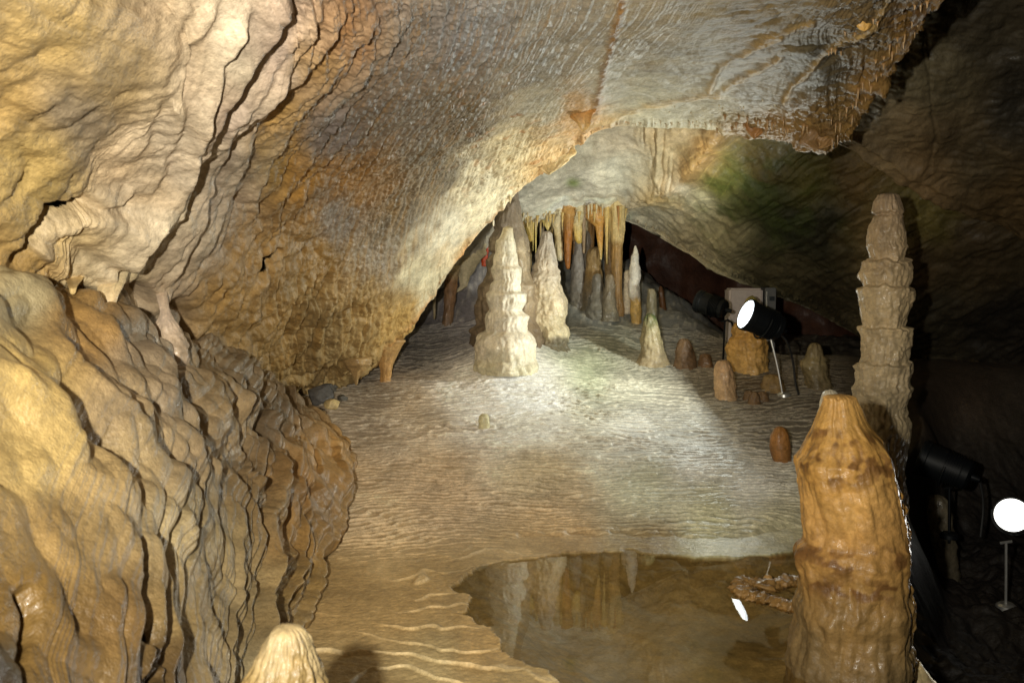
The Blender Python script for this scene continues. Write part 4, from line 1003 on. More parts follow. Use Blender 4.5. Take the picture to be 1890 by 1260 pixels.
dripstone('stalagmite', 'greyish cone stalagmite with a lighter shoulder between the white lamp stake and collared stalagmite', 'stalagmite', [(632, 1497, 1512), (645, 1491, 1518), (660, 1488, 1521), (666, 1480, 1522), (676, 1478, 1525), (692, 1483, 1528), (716, 1487, 1536)], fd(1508, 712), [(632, (112, 96, 66), .4), (664, (140, 124, 88), .4), (716, (104, 90, 64), .4)], nz=90, nt=60, warp=6, lump=.12, seed=45)
dripstone('stalagmite', 'low brown dome of flowstone left of the lamp stake', 'stalagmite', [(690, 1418, 1434), (696, 1410, 1442), (708, 1406, 1447), (720, 1404, 1450)], fd(1426, 718), [(690, (128, 104, 66), .4)], nz=50, nt=48, seed=46)
for i, (x, y, w, h, lab) in enumerate([(1392, 744, 12, 22, 'red brown knob stone, front of three clustered below the lamp stake'), (1382, 734, 11, 14, 'red brown knob stone, left rear of three clustered below the lamp stake'), (1408, 736, 12, 14, 'red brown knob stone, right rear of three clustered below the lamp stake')]):
    dripstone('stalagmite', lab, 'stalagmite', [(y - h, x - w * .4, x + w * .4), (y - h * .6, x - w * .8, x + w * .8), (y, x - w, x + w)], fd(x, y), [(y, (112, 88, 62), .5)], nz=40, nt=40, seed=50 + i)
dripstone('stalagmite', 'glossy orange egg shaped stalagmite on the shaded floor left of the big orange one', 'stalagmite', [(786, 1434, 1444), (792, 1428, 1451), (804, 1422, 1456), (826, 1420, 1459), (842, 1424, 1460), (850, 1428, 1460)], fd(1442, 848), [(786, (150, 104, 54), .7), (850, (140, 98, 54), .7)], nz=80, nt=60, warp=3, lump=.05, flute=.03, seed=55)
dripstone('stalagmite', 'tiny cream stub alone in the middle of the rippled floor', 'stalagmite', [(763, 888, 898), (768, 884, 902), (778, 883, 904), (788, 884, 904)], fd(894, 788), [(763, (212, 202, 160), .5)], nz=50, nt=44, warp=1, lump=.05, seed=56, ext=8)
dripstone('stalagmite', 'white rounded stalagmite tip peeking out behind the top of the big orange one', 'stalagmite', [(718, 1527, 1538), (724, 1519, 1545), (740, 1513, 1550), (790, 1508, 1556), (860, 1500, 1560)], 3.9, [(718, (206, 196, 172), .5)], nz=60, nt=50, seed=57, ext=60)
# ---- the tall column on the right
dripstone('stalagmite', 'tall slender pale stalagmite of stacked flaring collars at the right, behind the big orange one', 'stalagmite',
    [(356, 1630, 1650), (360, 1622, 1656), (372, 1616, 1660), (392, 1612, 1666), (397, 1620, 1662), (402, 1613, 1664), (425, 1604, 1668), (431, 1604, 1669), (450, 1602, 1668), (456, 1602, 1672), (480, 1606, 1668), (484, 1594, 1676), (494, 1596, 1678), (506, 1590, 1678), (528, 1594, 1674), (533, 1583, 1682), (541, 1584, 1680), (570, 1590, 1674), (598, 1595, 1669), (603, 1595, 1668), (606, 1588, 1681), (620, 1590, 1678), (658, 1591, 1675), (668, 1590, 1672), (671, 1581, 1680), (684, 1583, 1678), (710, 1580, 1674), (716, 1576, 1678), (740, 1581, 1674), (765, 1585, 1670), (775, 1584, 1676), (800, 1588, 1676), (830, 1592, 1670), (860, 1596, 1668), (905, 1594, 1672)],
    4.35, [(356, (150, 128, 102), .7), (440, (166, 143, 110), .6), (560, (186, 164, 126), .55), (700, (170, 152, 120), .45), (800, (150, 134, 104), .5), (905, (132, 114, 88), .5)], nz=480, nt=200, warp=8, lump=.13, flute=.06, fine=.02, seed=61, ext=60, fk=6, smooth=.05, capf=.1, wrinkle=.04, skirt=0, ledge=1.25)
# ---- the big orange stalagmite in the right foreground
DO = 2.72
dripstone('stalagmite', 'big honey orange stalagmite with brown banding in the right foreground beside the pool', 'stalagmite',
    [(727, 1526, 1568), (730, 1519, 1578), (740, 1520, 1580), (756, 1515, 1588), (780, 1505, 1598), (796, 1499, 1610), (812, 1489, 1626), (838, 1476, 1640), (848, 1466, 1643), (880, 1470, 1650), (920, 1477, 1658), (960, 1485, 1668), (986, 1489, 1672), (1000, 1488, 1674), (1008, 1477, 1674), (1024, 1470, 1678), (1060, 1476, 1674), (1090, 1474, 1678), (1102, 1472, 1682), (1110, 1466, 1682), (1126, 1461, 1680), (1150, 1466, 1676), (1180, 1460, 1676), (1196, 1456, 1680), (1240, 1452, 1680), (1270, 1446, 1688), (1360, 1420, 1700)],
    DO, [(727, (172, 132, 74), .3), (800, (172, 132, 70), .3), (850, (170, 128, 66), .3), (890, (184, 142, 80), .25), (960, (178, 136, 78), .25), (1010, (158, 120, 66), .25), (1060, (148, 114, 64), .25), (1110, (142, 112, 66), .25), (1180, (124, 102, 66), .3), (1260, (98, 82, 54), .3), (1360, (80, 66, 44), .3)],
    nz=520, nt=320, warp=9, lump=.10, flute=.05, fine=.010, crust=.17, ledge=1.0, bands=[(850, 34), (1012, 24), (1062, 22), (800, 14)], seed=71, ext=70, fk=5, fs=.6, smooth=.06, capf=.05, wrinkle=.025, skirt=0)
dripstone('stalagmite', 'crusted foot painted pale as lamplit at the bottom right edge beside the big orange stalagmite', 'stalagmite', [(1212, 1684, 1692), (1222, 1676, 1700), (1240, 1668, 1714), (1270, 1650, 1740)], 2.78, [(1212, (214, 204, 180), .5)], nz=60, nt=60, warp=6, lump=.14, seed=72, ext=90)  # pale tone paints in light from the right-hand lamp
# ---- foreground lower left
dripstone('stalagmite', 'blurred yellow stalagmite in the foreground at the bottom, in front of the tan mound', 'stalagmite', [(1152, 510, 546), (1156, 503, 556), (1164, 496, 565), (1180, 487, 576), (1198, 480, 580), (1224, 468, 590), (1260, 446, 598), (1330, 410, 622), (1460, 370, 660), (1840, 330, 700)], 1.5, [(1152, (152, 134, 98), .3), (1190, (148, 130, 96), .3), (1260, (138, 116, 74), .3), (1500, (110, 92, 60), .3)], nz=360, nt=220, warp=9, lump=.12, flute=.05, fine=.09, seed=81, skirt=0, capf=.06)
dripstone('column', 'thick tan leg of dripstone joining the left overhang to the rippled floor', 'column', [(622, 682, 752), (640, 688, 740), (655, 696, 732), (672, 699, 726), (690, 702, 722), (704, 703, 720)], fd(712, 702), [(622, (176, 142, 92), .5), (704, (196, 150, 92), .5)], nz=80, nt=60, warp=4, flute=.1, seed=82, ext=10)
dripstone('stalactite', 'small hooked tan stalactite under the left overhang near the thick leg', 'stalactite', [(672, 636, 680), (688, 648, 670), (698, 653, 662), (711, 656, 659)], 5.75, [(672, (176, 144, 96), .5)], nz=50, nt=30, hang=True, ext=12, seed=83)
# pillars that tie the drapery to the mound
dripstone('column', 'thick cream drip pillar joining the white fold to the tan mound', 'column', [(430, 190, 262), (480, 182, 246), (515, 180, 232), (545, 182, 218), (570, 185, 211), (588, 183, 213), (606, 170, 236)], 2.72, [(440, (230, 210, 172), .5), (520, (224, 202, 158), .5), (604, (200, 170, 130), .5)], nz=120, nt=80, warp=5, lump=.08, flute=.08, seed=84, ext=16, flat=.8, dt=2.98, smooth=.9, skirt=.1)
dripstone('column', 'thin pinkish drip pillar with a wet foot right of the thick cream pillar', 'column', [(470, 286, 330), (505, 276, 312), (530, 284, 306), (550, 290, 309), (572, 297, 313), (584, 296, 316), (598, 288, 326), (615, 280, 336), (640, 268, 348)], 3.08, [(505, (200, 176, 148), .5), (580, (214, 192, 170), .6), (630, (188, 166, 140), .5)], nz=100, nt=60, warp=4, flute=.08, seed=85, ext=50, dt=3.32, smooth=.9, skirt=0)
dripstone('stalactite', 'short cream drip left of the thick cream pillar', 'stalactite', [(505, 108, 160), (518, 122, 150), (528, 126, 142), (544, 130, 138)], 2.5, [(505, (216, 186, 128), .4)], nz=50, nt=36, hang=True, ext=10, seed=86, dt=2.7)
# ---- far left behind the rim
dripstone('column', 'red brown flowstone column deep behind the left rim', 'column', [(488, 818, 850), (510, 819, 846), (540, 820, 842), (570, 820, 838), (594, 816, 836), (612, 812, 838)], 7.2, [(488, (206, 190, 150), .4), (520, (156, 118, 84), .4), (612, (128, 104, 82), .4)], nz=80, nt=50, warp=3, flute=.12, seed=87, ext=12)
dripstone('stalactite', 'slim grey stalactite hanging in the shade left of the red brown column', 'stalactite', [(505, 795, 806), (540, 797, 805), (575, 799, 804), (590, 800, 803)], 7.0, [(505, (150, 136, 108), .4)], nz=50, nt=24, hang=True, ext=20, seed=88)
dripstone('drapery', 'cream hanging lobe of flowstone right of the red brown column', 'drapery', [(470, 838, 890), (492, 842, 880), (510, 846, 868), (528, 850, 862), (540, 838, 846)], 7.3, [(470, (206, 192, 158), .4)], nz=60, nt=44, hang=True, ext=20, flat=.5, seed=89)
dripstone('drapery', 'small drapery painted red as if backlit, glimpsed left of the tall grey stalagmite', 'drapery', [(460, 890, 902), (475, 888, 900), (492, 889, 900)], 7.5, [(460, (190, 70, 26), .5)], nz=30, nt=24, hang=True, ext=8, flat=.4, seed=90)  # red base colour paints in light from behind
dripstone('stalactite', 'white icicle at the end of the cream rim beside the tall grey stalagmite', 'stalactite', [(384, 906, 914), (400, 908, 912.5), (418, 910, 912)], 6.05, [(384, (232, 222, 200), .5)], nz=30, nt=18, hang=True, ext=10, warp=0, seed=91)
# ---- hanging shards of the cream rim
dripstone('drapery', 'translucent cream shard hanging from the rim of the ceiling arch', 'drapery', [(286, 984, 1052), (298, 988, 1046), (306, 992, 1038), (312, 1000, 1030), (320, 1008, 1018)], 5.45, [(286, (226, 200, 146), .4)], nz=50, nt=60, hang=True, ext=14, flat=.25, warp=3, ragged=6, seed=92)
dripstone('drapery', 'orange pointed lobe hanging from the ceiling at the lower end of the brown vein', 'drapery', [(208, 1044, 1092), (220, 1058, 1090), (232, 1068, 1088), (243, 1073, 1081)], 4.62, [(208, (202, 146, 80), .5), (243, (226, 190, 126), .5)], nz=50, nt=60, hang=True, ext=10, flat=.4, warp=3, seed=93)
dripstone('drapery', 'golden shell shaped drapery on the dark ceiling at the upper right', 'drapery', [(8, 1568, 1606), (24, 1572, 1612), (40, 1576, 1612), (52, 1584, 1606), (58, 1590, 1600)], 3.0, [(8, (176, 130, 56), .5), (58, (196, 154, 84), .5)], nz=50, nt=60, hang=True, ext=16, flat=.4, warp=3, seed=94)
dripstone('drapery', 'brown comb of fused stalactites hanging lowest at the corner of the ceiling rim', 'drapery', [(212, 1486, 1578), (232, 1488, 1568), (250, 1482, 1556), (262, 1476, 1540), (272, 1494, 1528)], 4.22, [(212, (124, 92, 52), .4), (272, (142, 110, 70), .4)], nz=70, nt=110, hang=True, ext=14, flat=.45, warp=4, flute=.2, ragged=9, seed=95, fk=12)
dripstone('drapery', 'ragged brown drapery under the ceiling rim left of the fused comb', 'drapery', [(228, 1374, 1424), (238, 1378, 1416), (248, 1386, 1402), (255, 1389, 1395)], 4.68, [(228, (160, 114, 66), .6)], nz=50, nt=70, hang=True, ext=10, flat=.4, warp=3, flute=.15, ragged=5, seed=96, fk=9)

# ---- small stalactites: one of each size is built, the rest are copies
def proto_icicle(seed, col, mat=M_CALC):
    nz, nt = 22, 12
    t = np.linspace(0, 1, nz)
    T, TH = np.meshgrid(t, np.linspace(0, 2 * np.pi, nt, endpoint=False), indexing='ij')
    R = (1 - T) ** 0.8 * 0.75 + 0.25 * np.sqrt(np.clip(1 - T, 0, 1)) + 0.5 * np.exp(-T * 9)
    R = R * (1 + 0.15 * perlin(np.cos(TH) * 1.2 + seed, np.sin(TH) * 1.2, T * 3))
    bx = 0.25 * np.sin(T * 2.2 + seed) * T
    X = np.stack([R * np.cos(TH) + bx, R * np.sin(TH), 0.12 - T * 1.12], -1)
    cc = np.ones((nz, nt, 4)) * .6
    cc[..., :3] = s2l(col[0]) * (1 - T[..., None]) + s2l(col[1]) * T[..., None]
    me = raw_mesh('stalactite', X.reshape(-1, 3), grid_quads(nz, nt, True)[:, ::-1], cc.reshape(-1, 4), mat)
    return me
PROT = {
    'brown': [proto_icicle(k, ((134, 98, 54), (186, 156, 112))) for k in range(3)],
    'cream': [proto_icicle(k + 5, ((206, 180, 124), (232, 216, 180))) for k in range(3)],
    'honey': [proto_icicle(k + 15, ((204, 172, 104), (222, 196, 132))) for k in range(2)],
    'amber': [proto_icicle(k + 19, ((170, 116, 56), (204, 156, 88))) for k in range(2)],
    'pale': [proto_icicle(k + 9, ((186, 172, 138), (226, 214, 188))) for k in range(2)],
}
def on_surface(SV, sx, sy, x, y, Wv=None, vmax=5.05):
    q = (sx - x) ** 2 + (sy - y) ** 2
    if Wv is not None:
        q = q + np.where(Wv > vmax, 1e9, 0)
    k = np.unravel_index(np.argmin(q), q.shape)
    return SV[k]
def icicle(p, ln, w, kind, label, group):
    o = bpy.data.objects.new('stalactite', random.choice(PROT[kind]))
    C.objects.link(o)
    o.location = (p[0], p[1], p[2] + ln * 0.05)
    o.scale = (w, w, ln)
    o.rotation_euler = (0, 0, random.uniform(0, 6.28))
    return tag(o, label, 'stalactite', group)
for i in range(46):
    x = 964 + i * 4.2 + random.uniform(-2, 2)
    d = DB - 0.10 + random.uniform(-.05, .25)
    y = np.interp(x, [962, 1050, 1160], [404, 396, 388])
    ln = random.choice([random.uniform(12, 30), random.uniform(20, 60)])
    icicle(P(x, y, d), ln * d / F, random.uniform(1.6, 3.4) * d / F, random.choice(['cream', 'honey', 'honey', 'amber']), 'slender cream or amber stalactite among the row of draperies at the back', 'slender stalactites of the rear row')
# along the brown crusted rim
line = [(1340, 236), (1420, 243), (1470, 238), (1500, 262), (1540, 262), (1575, 218), (1612, 172), (1655, 112), (1690, 60), (1722, 4)]
lin = np.array(line, float)
seg = np.concatenate([[0], np.cumsum(np.hypot(*np.diff(lin, axis=0).T))])
for i in range(64):
    t = (i + random.random()) / 64 * seg[-1]
    x = np.interp(t, seg, lin[:, 0]) + random.uniform(-22, 3); y = np.interp(t, seg, lin[:, 1]) + random.uniform(-26, 2)
    p = on_surface(S1V, s1px, s1py, x, y, S1W)
    d = p[1]
    ln = random.uniform(6, 20) * d / F; w = random.uniform(1.8, 3.6) * d / F
    icicle(p, ln, w, 'brown', 'small brown stalactite hanging from the crusted rim at the upper right of the ceiling', 'small stalactites along the brown ceiling rim')
for i in range(30):
    x = random.uniform(1110, 1335); y = 229 + random.uniform(-6, 4)
    p = on_surface(S1V, s1px, s1py, x, y, S1W)
    d = p[1]
    icicle(p, random.uniform(3, 9) * d / F, random.uniform(1.2, 2.2) * d / F, 'pale', 'tiny pale stalactite on the thin edge of the ceiling arch', 'tiny stalactites along the thin arch edge')
for (x, y, l) in [(1535, 90, 12), (1542, 93, 9), (1530, 95, 9), (1552, 92, 13), (1560, 60, 8), (1612, 36, 10), (1620, 42, 9), (1578, 62, 6)]:
    p = on_surface(S1V, s1px, s1py, x, y, S1W)
    icicle(p, l * p[1] / F, 2.6 * p[1] / F, 'brown', 'amber stalactite on the raised rib of the ceiling near the golden shell drapery', 'amber stalactites on the ceiling rib')
for i in range(16):
    x = random.uniform(1200, 1430); y = 150 + (x - 1200) * 0.06 + random.uniform(20, 58)
    p = on_surface(S1V, s1px, s1py, x, y, S1W)
    icicle(p, random.uniform(2, 6) * p[1] / F, 1.6 * p[1] / F, 'pale', 'minute white stalactite scattered on the smooth grey ceiling', 'minute stalactites on the grey ceiling')
for i in range(26):
    x = random.uniform(930, 1100); y = np.interp(x, [930, 1000, 1050, 1110], [378, 306, 276, 236]) + random.uniform(-10, 3)
    p = on_surface(S1V, s1px, s1py, x, y, S1W)
    icicle(p, random.uniform(3, 9) * p[1] / F, random.uniform(1.2, 2.4) * p[1] / F, 'cream', 'tiny cream stalactite on the stepped edge of the cream rim', 'tiny stalactites on the cream rim')
for i in range(44):
    x = random.uniform(962, 1160); y = np.interp(x, [962, 1050, 1160], [406, 396, 390]) + random.uniform(-12, 2)
    p = on_surface(S2V, s2px, s2py, x, y, S2W, 3.05)
    icicle(p, random.uniform(4, 13) * p[1] / F, random.uniform(1.0, 2.2) * p[1] / F, 'cream', 'tiny cream stalactite in the fringe above the hanging draperies', 'tiny stalactites above the draperies')
for (x, y, l) in [(1178, 408, 8), (1192, 414, 10), (1204, 420, 8), (1230, 436, 7), (1300, 470, 6)]:
    p = on_surface(S2V, s2px, s2py, x, y, S2W, 3.05)
    icicle(p, l * p[1] / F, 2.2 * p[1] / F, 'pale', 'pale drip on the lower edge of the slab over the dark opening', 'drips on the slab edge')

# ---- rocks under the overhang
def rock(label, x, y, w, h, col, seed, group='loose rocks under the left overhang'):
    d = fd(x, y)
    s = d / F
    nz, nt = 26, 36
    ph_, th_ = np.meshgrid(np.linspace(0, np.pi, nz), np.linspace(0, 2 * np.pi, nt, endpoint=False), indexing='ij')
    n = np.stack([np.sin(ph_) * np.cos(th_), np.sin(ph_) * np.sin(th_), np.cos(ph_)], -1)
    k = 1 + 0.28 * fbm(n, 1.1, 3, off=seed * 3.7)
    for _ in range(7):                                   # broken flat faces
        v = np.random.default_rng(seed * 31 + _).normal(size=3); v /= np.linalg.norm(v)
        k = np.minimum(k, 0.72 / np.maximum((n * v).sum(-1), 0.05))
    X = n * k[..., None] * np.array([w, w * 0.9, h]) * s
    base = P(x, y, d) + np.array([0, 0.0, h * s * 0.45])
    c = np.ones((nz, nt, 4)) * .35; c[..., :3] = s2l(col) * (1 + 0.3 * fbm(n, 2.2, 3, off=seed))[..., None]
    o = obj('rock', raw_mesh('rock', X.reshape(-1, 3), grid_quads(nz, nt, True)[:, ::-1], np.clip(c, .004, 1).reshape(-1, 4), M_ROCK), loc=tuple(base))
    o.location.z -= 0.0
    return tag(o, label, 'rock', group)
rock('grey angular rock, largest of the pile under the left overhang', 590, 742, 26, 24, (92, 88, 84), 1)
rock('brown rock at the left end of the pile under the overhang', 560, 748, 18, 14, (120, 98, 66), 2)
rock('pale yellow rock at the right front of the pile under the overhang', 612, 752, 15, 13, (200, 176, 124), 3)
rock('dark slaty rock on top of the pile under the overhang', 600, 722, 20, 14, (78, 72, 62), 4)
rock('flat dark rock in front of the pile under the overhang', 590, 762, 14, 7, (70, 60, 48), 5)
rock('small grey pebble stone right of the pile under the overhang', 632, 738, 10, 8, (96, 90, 80), 6)
# dim lumps in the lower right
dripstone('stalagmite', 'dim grey egg shaped stalagmite in the dark between the orange one and the glaring lamp', 'stalagmite', [(912, 1722, 1740), (922, 1712, 1750), (950, 1705, 1756), (985, 1702, 1760), (1010, 1700, 1764)], fd(1732, 1010), [(912, (92, 84, 68), .5)], nz=60, nt=50, seed=101, ext=90)
dripstone('rock', 'dim brown knobbly rock ledge far back right of the tall collared stalagmite', 'rock', [(660, 1788, 1806), (672, 1780, 1814), (684, 1772, 1824), (692, 1750, 1828), (704, 1730, 1832), (720, 1700, 1836), (745, 1690, 1840)], 6.6, [(660, (70, 58, 40), .4)], nz=70, nt=70, warp=8, lump=.2, seed=102, ext=60)

# ---- ring of calcite crust in the pool
def crust_ring():
    pts = [(1366, 1086), (1374, 1078), (1392, 1076), (1412, 1084), (1440, 1076), (1480, 1072), (1520, 1080), (1520, 1118), (1482, 1122), (1450, 1118), (1420, 1108), (1392, 1102), (1374, 1096), (1366, 1086)]
    W_ = np.array([P(x, y, CAMZ / -((sp_ * 0 + (cp * (630 - y) / F - sp_)) / (sp_ * (630 - y) / F + cp))) for x, y in pts])
    t = np.linspace(0, 1, len(W_)); tt_ = np.linspace(0, 1, 240)
    c = np.stack([np.interp(tt_, t, W_[:, k]) for k in range(3)], -1)
    c = c[:-1]
    n, m = len(c), 20
    tan = np.roll(c, -1, 0) - np.roll(c, 1, 0); tan /= np.linalg.norm(tan, axis=1)[:, None] + 1e-9
    side = np.stack([tan[:, 1], -tan[:, 0], 0 * tan[:, 0]], -1)
    a = np.linspace(0, 2 * np.pi, m, endpoint=False)
    r = 0.013 * (1 + 0.9 * perlin(np.arange(n)[:, None] * 0.17, np.cos(a)[None] * 1.0, np.sin(a)[None] * 1.0) + 0.9 * np.abs(perlin(np.arange(n)[:, None] * 0.33, np.cos(a)[None] * 2.0, np.sin(a)[None] * 2.0)))
    X = c[:, None] + side[:, None] * (r * np.cos(a))[..., None] * 2.2 + np.array([0, 0, 1.0]) * (r * np.sin(a) + 0.006)[..., None]
    base = X.reshape(-1, 3).mean(0)
    q = grid_quads(n + 1, m, True) % (n * m)
    cc = np.ones((n, m, 4)) * .5; cc[..., :3] = s2l((140, 108, 62)) * (1 + 0.3 * perlin(np.arange(n)[:, None] * 0.3, a[None] * 0 + 2.0, 1.0))[..., None]
    o = obj('calcite_crust', raw_mesh('calcite_crust', (X - base).reshape(-1, 3), q, cc.reshape(-1, 4), M_CALC), loc=tuple(base))
    tag(o, 'knobbly ring of tan calcite crust at the pool surface left of the big orange stalagmite', 'calcite crust')
crust_ring()
dripstone('stalagmite', 'small tan knob rising from the water inside the calcite ring', 'stalagmite', [(1060, 1414, 1422), (1066, 1409, 1426), (1078, 1407, 1428)], CAMZ / ((1078 - 500) / F), [(1060, (176, 138, 84), .5)], nz=40, nt=40, warp=2, seed=103, ext=10)

# ------------------------------------------------------------------ spotlights
def lathe(profile, nt=48):
    """profile of (axial, radius); axis +X; closed at both ends"""
    pr = np.array(profile, float)
    th_ = np.linspace(0, 2 * np.pi, nt, endpoint=False)
    X = np.stack([np.repeat(pr[:, :1], nt, 1), pr[:, 1:] * np.cos(th_), pr[:, 1:] * np.sin(th_)], -1)
    return X.reshape(-1, 3), grid_quads(len(pr), nt, True)

def add_part(name, V_, Q_, mat, parent, M4, smooth=True):
    V_ = np.asarray(V_, float)
    Vw = V_ @ np.array(M4.to_3x3()).T + np.array(M4.translation)
    me = raw_mesh(name, Vw, np.asarray(Q_), None, mat)
    try:
        me.set_sharp_from_angle(angle=math.radians(35))
    except Exception:
        pass
    return obj(name, me, parent)

def tube(pts, r, n=10, sub=8):
    p = np.array(pts, float)
    A = []
    t = np.linspace(0, len(p) - 1, (len(p) - 1) * sub + 1)
    B, _, _ = catmull(np.stack([p, p + [1e-6, 0, 0]], 1), 2, len(t))
    c = B[:, 0]
    tan = np.gradient(c, axis=0); tan /= np.linalg.norm(tan, axis=1)[:, None] + 1e-9
    ref = np.array([0.3, 1.0, 0.1]); 
    s1 = np.cross(tan, ref); s1 /= np.linalg.norm(s1, axis=1)[:, None]
    s2 = np.cross(tan, s1)
    a = np.linspace(0, 2 * np.pi, n, endpoint=False)
    X = c[:, None] + r * (s1[:, None] * np.cos(a)[None, :, None] + s2[:, None] * np.sin(a)[None, :, None])
    return X.reshape(-1, 3), grid_quads(len(c), n, True)

def axis_matrix(face, direction):
    x = Vector(direction).normalized()
    y = Vector((0, 0, 1)).cross(x).normalized()
    z = x.cross(y)
    M4 = Matrix((x, y, z)).transposed().to_4x4()
    M4.translation = Vector(face)
    return M4

def spotlight(label, face, direction, r, L, lens_mat, stake_top, stake_foot, cable=None, finned=True, group=None, stake_mat=None):
    base = Vector(stake_foot)
    root = bpy.data.objects.new('spotlight', None)
    C.objects.link(root); root.location = base
    tag(root, label, 'spotlight', group)
    M4 = Matrix.Translation(-base) @ axis_matrix(face, direction)
    prof = [(-0.002, 0.0), (-0.004, r * 0.80), (-0.003, r * 0.90), (0.0, r * 0.93), (0.004, r * 0.97), (0.004, r), (-0.03, r * 1.02), (-0.034, r * 0.97), (-L * 0.45, r * 0.95)]
    a = -L * 0.45
    if finned:
        for k in range(7):
            prof += [(a, r * 0.97), (a - L * 0.02, r * 0.97), (a - L * 0.021, r * 0.84), (a - L * 0.045, r * 0.84)]
            a -= L * 0.05
    prof += [(a - 0.002, r * 0.86), (-L * 0.93, r * 0.82), (-L * 0.985, r * 0.66), (-L, r * 0.45), (-L, 0.0)]
    V_, Q_ = lathe(prof)
    h = add_part('housing', V_, Q_, M_BLACK, root, M4)
    V_, Q_ = lathe([(0.012, 0.0), (0.0115, r * 0.5), (0.009, r * 0.9), (0.0, r * 0.93), (-0.002, 0.0)])
    add_part('lens', V_, Q_, lens_mat, root, M4)
    V_, Q_ = lathe([(0.004, r * 0.93), (0.008, r * 0.95), (0.008, r * 1.02), (0.0, r * 1.05), (-0.012, r * 1.05), (-0.012, r * 0.98)])
    add_part('bezel', V_, Q_, M_BLACK, root, M4)
    V_, Q_ = lathe([(-L - 0.04, 0.0), (-L - 0.04, 0.012), (-L - 0.012, 0.018), (-L + 0.002, 0.018)], 16)
    add_part('cable_gland', V_, Q_, M_BLACK, h, M4)
    # yoke: a U of flat bar round the waist of the housing
    yk = []
    ang = np.linspace(-0.2, math.pi + 0.2, 25)
    cpt = [(-L * 0.5, r * 1.12 * math.cos(q), -r * 1.12 * math.sin(q)) for q in ang]
    V_, Q_ = tube(cpt, 0.006, 8, 2)
    add_part('yoke', V_, Q_, M_BLACK, root, M4)
    st, sf = np.array(stake_top) - np.array(base), np.zeros(3)
    I4 = Matrix.Identity(4)
    V_, Q_ = tube([st, (st + sf) / 2, sf - [0, 0, 0.05]], 0.0065, 10, 4)
    sm_ = stake_mat or M_STEEL
    stake = add_part('stake', V_, Q_, sm_, root, I4)
    V_, Q_ = tube([st - [0.026, 0, 0.004], st, st + [0.026, 0, 0.004]], 0.007, 8, 3)
    add_part('crossbar', V_, Q_, sm_, stake, I4)
    V_, Q_ = lathe([(0.010, 0.0), (0.010, 0.032), (0.0, 0.045), (-0.02, 0.046), (-0.02, 0.0)], 24)
    add_part('foot_plate', V_, Q_, sm_, stake, Matrix(((0, 0, 1, 0), (0, 1, 0, 0), (1, 0, 0, 0), (0, 0, 0, 1))))
    if cable:
        V_, Q_ = tube([np.array(c) - np.array(base) for c in cable], 0.0075, 8, 8)
        add_part('cable', V_, Q_, M_CABLE, root, I4)
    return root

def beam(name, face, direction, watts, color, size_deg, blend, soft, ahead=0.03):
    l = bpy.data.lights.new(name, 'SPOT')
    l.energy = watts; l.color = color; l.spot_size = math.radians(size_deg); l.spot_blend = blend; l.shadow_soft_size = soft
    o = bpy.data.objects.new(name, l); C.objects.link(o)
    dv = Vector(direction).normalized()
    o.location = Vector(face) + dv * ahead
    o.rotation_euler = dv.to_track_quat('-Z', 'Y').to_euler()
    return o

def fpt(x, y, lo=2.0, hi=8.2):
    d = fd(x, y, lo, hi)
    return tuple(P(x, y, d))

dA = 5.75
fA = P(1378, 580, dA); nA = (-1.0, -0.17, 0.42)
footA = P(1447, 727, fd(1447, 727))
topA = P(1423, 626, fd(1447, 727))
spotlight('lit black spotlight with bright oval lens pointing left, on a thin white metal stake', fA, nA, 0.098, 0.25, M_LENS_A, topA, footA,
          cable=[P(1436, 614, dA + .03), P(1452, 630, dA + .05), P(1463, 665, dA + .1), P(1468, 705, dA + .1), P(1474, 728, dA + .05)], group='spotlights')
beam('spotlight_beam', fA, nA, LAMP_A_W, (0.92, 0.97, 0.86), 172, 0.06, 0.012, 0.026)
la2 = bpy.data.lights.new('spotlight_reflector', 'AREA'); la2.shape = 'DISK'; la2.size = 0.15; la2.energy = LAMP_A2_W; la2.color = (0.94, 0.98, 0.88)
lo2 = bpy.data.objects.new('spotlight_reflector', la2); C.objects.link(lo2)
lo2.location = Vector(fA) + Vector(nA).normalized() * 0.020; lo2.rotation_euler = Vector(nA).to_track_quat('-Z', 'Y').to_euler()
dB = 6.5
fB = P(1290, 556, dB)
spotlight('unlit black spotlight in the shade left of the lit one, turned away toward the rear', fB, (-0.75, 0.55, 0.25), 0.078, 0.21, M_GLASS_OFF,
          P(1338, 592, dB), P(1334, 668, 6.6), cable=[P(1343, 590, dB), P(1352, 600, dB + .1), P(1350, 640, 6.6), P(1345, 668, 6.6)], group='spotlights', stake_mat=M_BLACK)
dC = 4.75
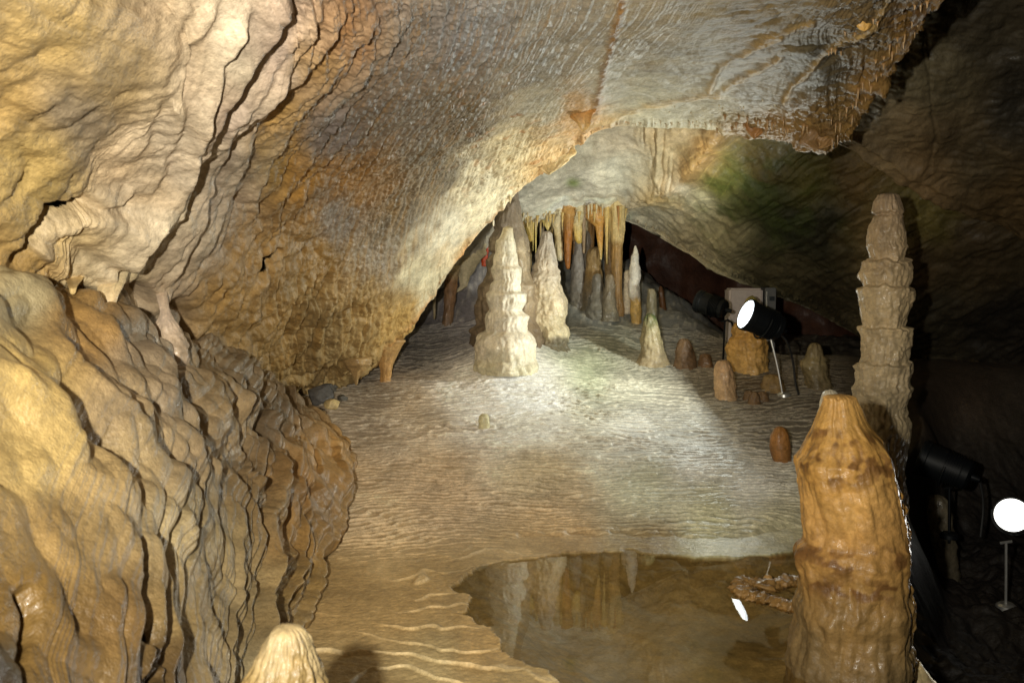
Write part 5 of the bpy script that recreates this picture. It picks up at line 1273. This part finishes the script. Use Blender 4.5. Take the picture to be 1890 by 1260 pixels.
spotlight('dim black finned spotlight low in the dark behind the tall collared stalagmite, turned away', P(1700, 843, dC), (-0.80, 0.5, 0.3), 0.092, 0.25, M_GLASS_OFF,
          P(1752, 900, dC), P(1752, 985, dC), cable=[P(1792, 885, dC), P(1806, 882, dC), P(1815, 930, dC), P(1810, 990, dC)], group='spotlights', stake_mat=M_BLACK)
dD = 4.3
fD = P(1868, 950, dD)
nD = (-0.50, -0.84, 0.24)
spotlight('glaring white spotlight at the right edge shining out toward the viewer on a rod', fD, nD, 0.082, 0.20, M_LENS_D, P(1857, 1000, dD), P(1857, 1116, dD), group='spotlights')
beam('glaring_lamp_beam', fD, (-1.2, -1.6, 0.36), LAMP_D_W, (1.0, 0.98, 0.92), 44, 0.35, 0.012)

# ------------------------------------------------------------------ grey electrical enclosure behind the lit spotlight
def rbox(x0, x1, y0, y1, d, thick, rad):
    """rounded upright box between two photo corners at the distance d"""
    a, b = P(x0, y1, d), P(x1, y0, d)
    bm = bmesh.new()
    bmesh.ops.create_cube(bm, size=1)
    bmesh.ops.scale(bm, vec=(b[0] - a[0], thick, b[2] - a[2]), verts=bm.verts)
    bmesh.ops.bevel(bm, geom=bm.edges[:], offset=rad, segments=3, affect='EDGES')
    me = bpy.data.meshes.new('box'); bm.to_mesh(me); bm.free()
    return me, Vector(((a[0] + b[0]) / 2, d + thick / 2, (a[2] + b[2]) / 2))
dX = 7.1
root = bpy.data.objects.new('electrical_box', None); C.objects.link(root)
c0 = P(1388, 650, dX); root.location = tuple(c0)
tag(root, 'grey electrical enclosure with a dark meter strip standing behind the lit spotlight', 'electrical box')
for nm, x0, x1, y0, y1, dd, th, rad, mt in (('cabinet', 1344, 1409, 532, 652, dX, .16, .015, M_BOX), ('meter_strip', 1410.5, 1433, 531, 652, dX - .01, .17, .006, M_BOXD),
                                            ('rail', 1413.5, 1416.5, 537, 600, dX - .022, .010, .003, M_STEEL), ('display', 1420, 1430, 547, 555, dX - .02, .008, .002, M_GLASS_OFF)):
    me, cc = rbox(x0, x1, y0, y1, dd, th, rad)
    me.materials.append(mt)
    o = obj(nm, me, root); o.location = cc - root.location
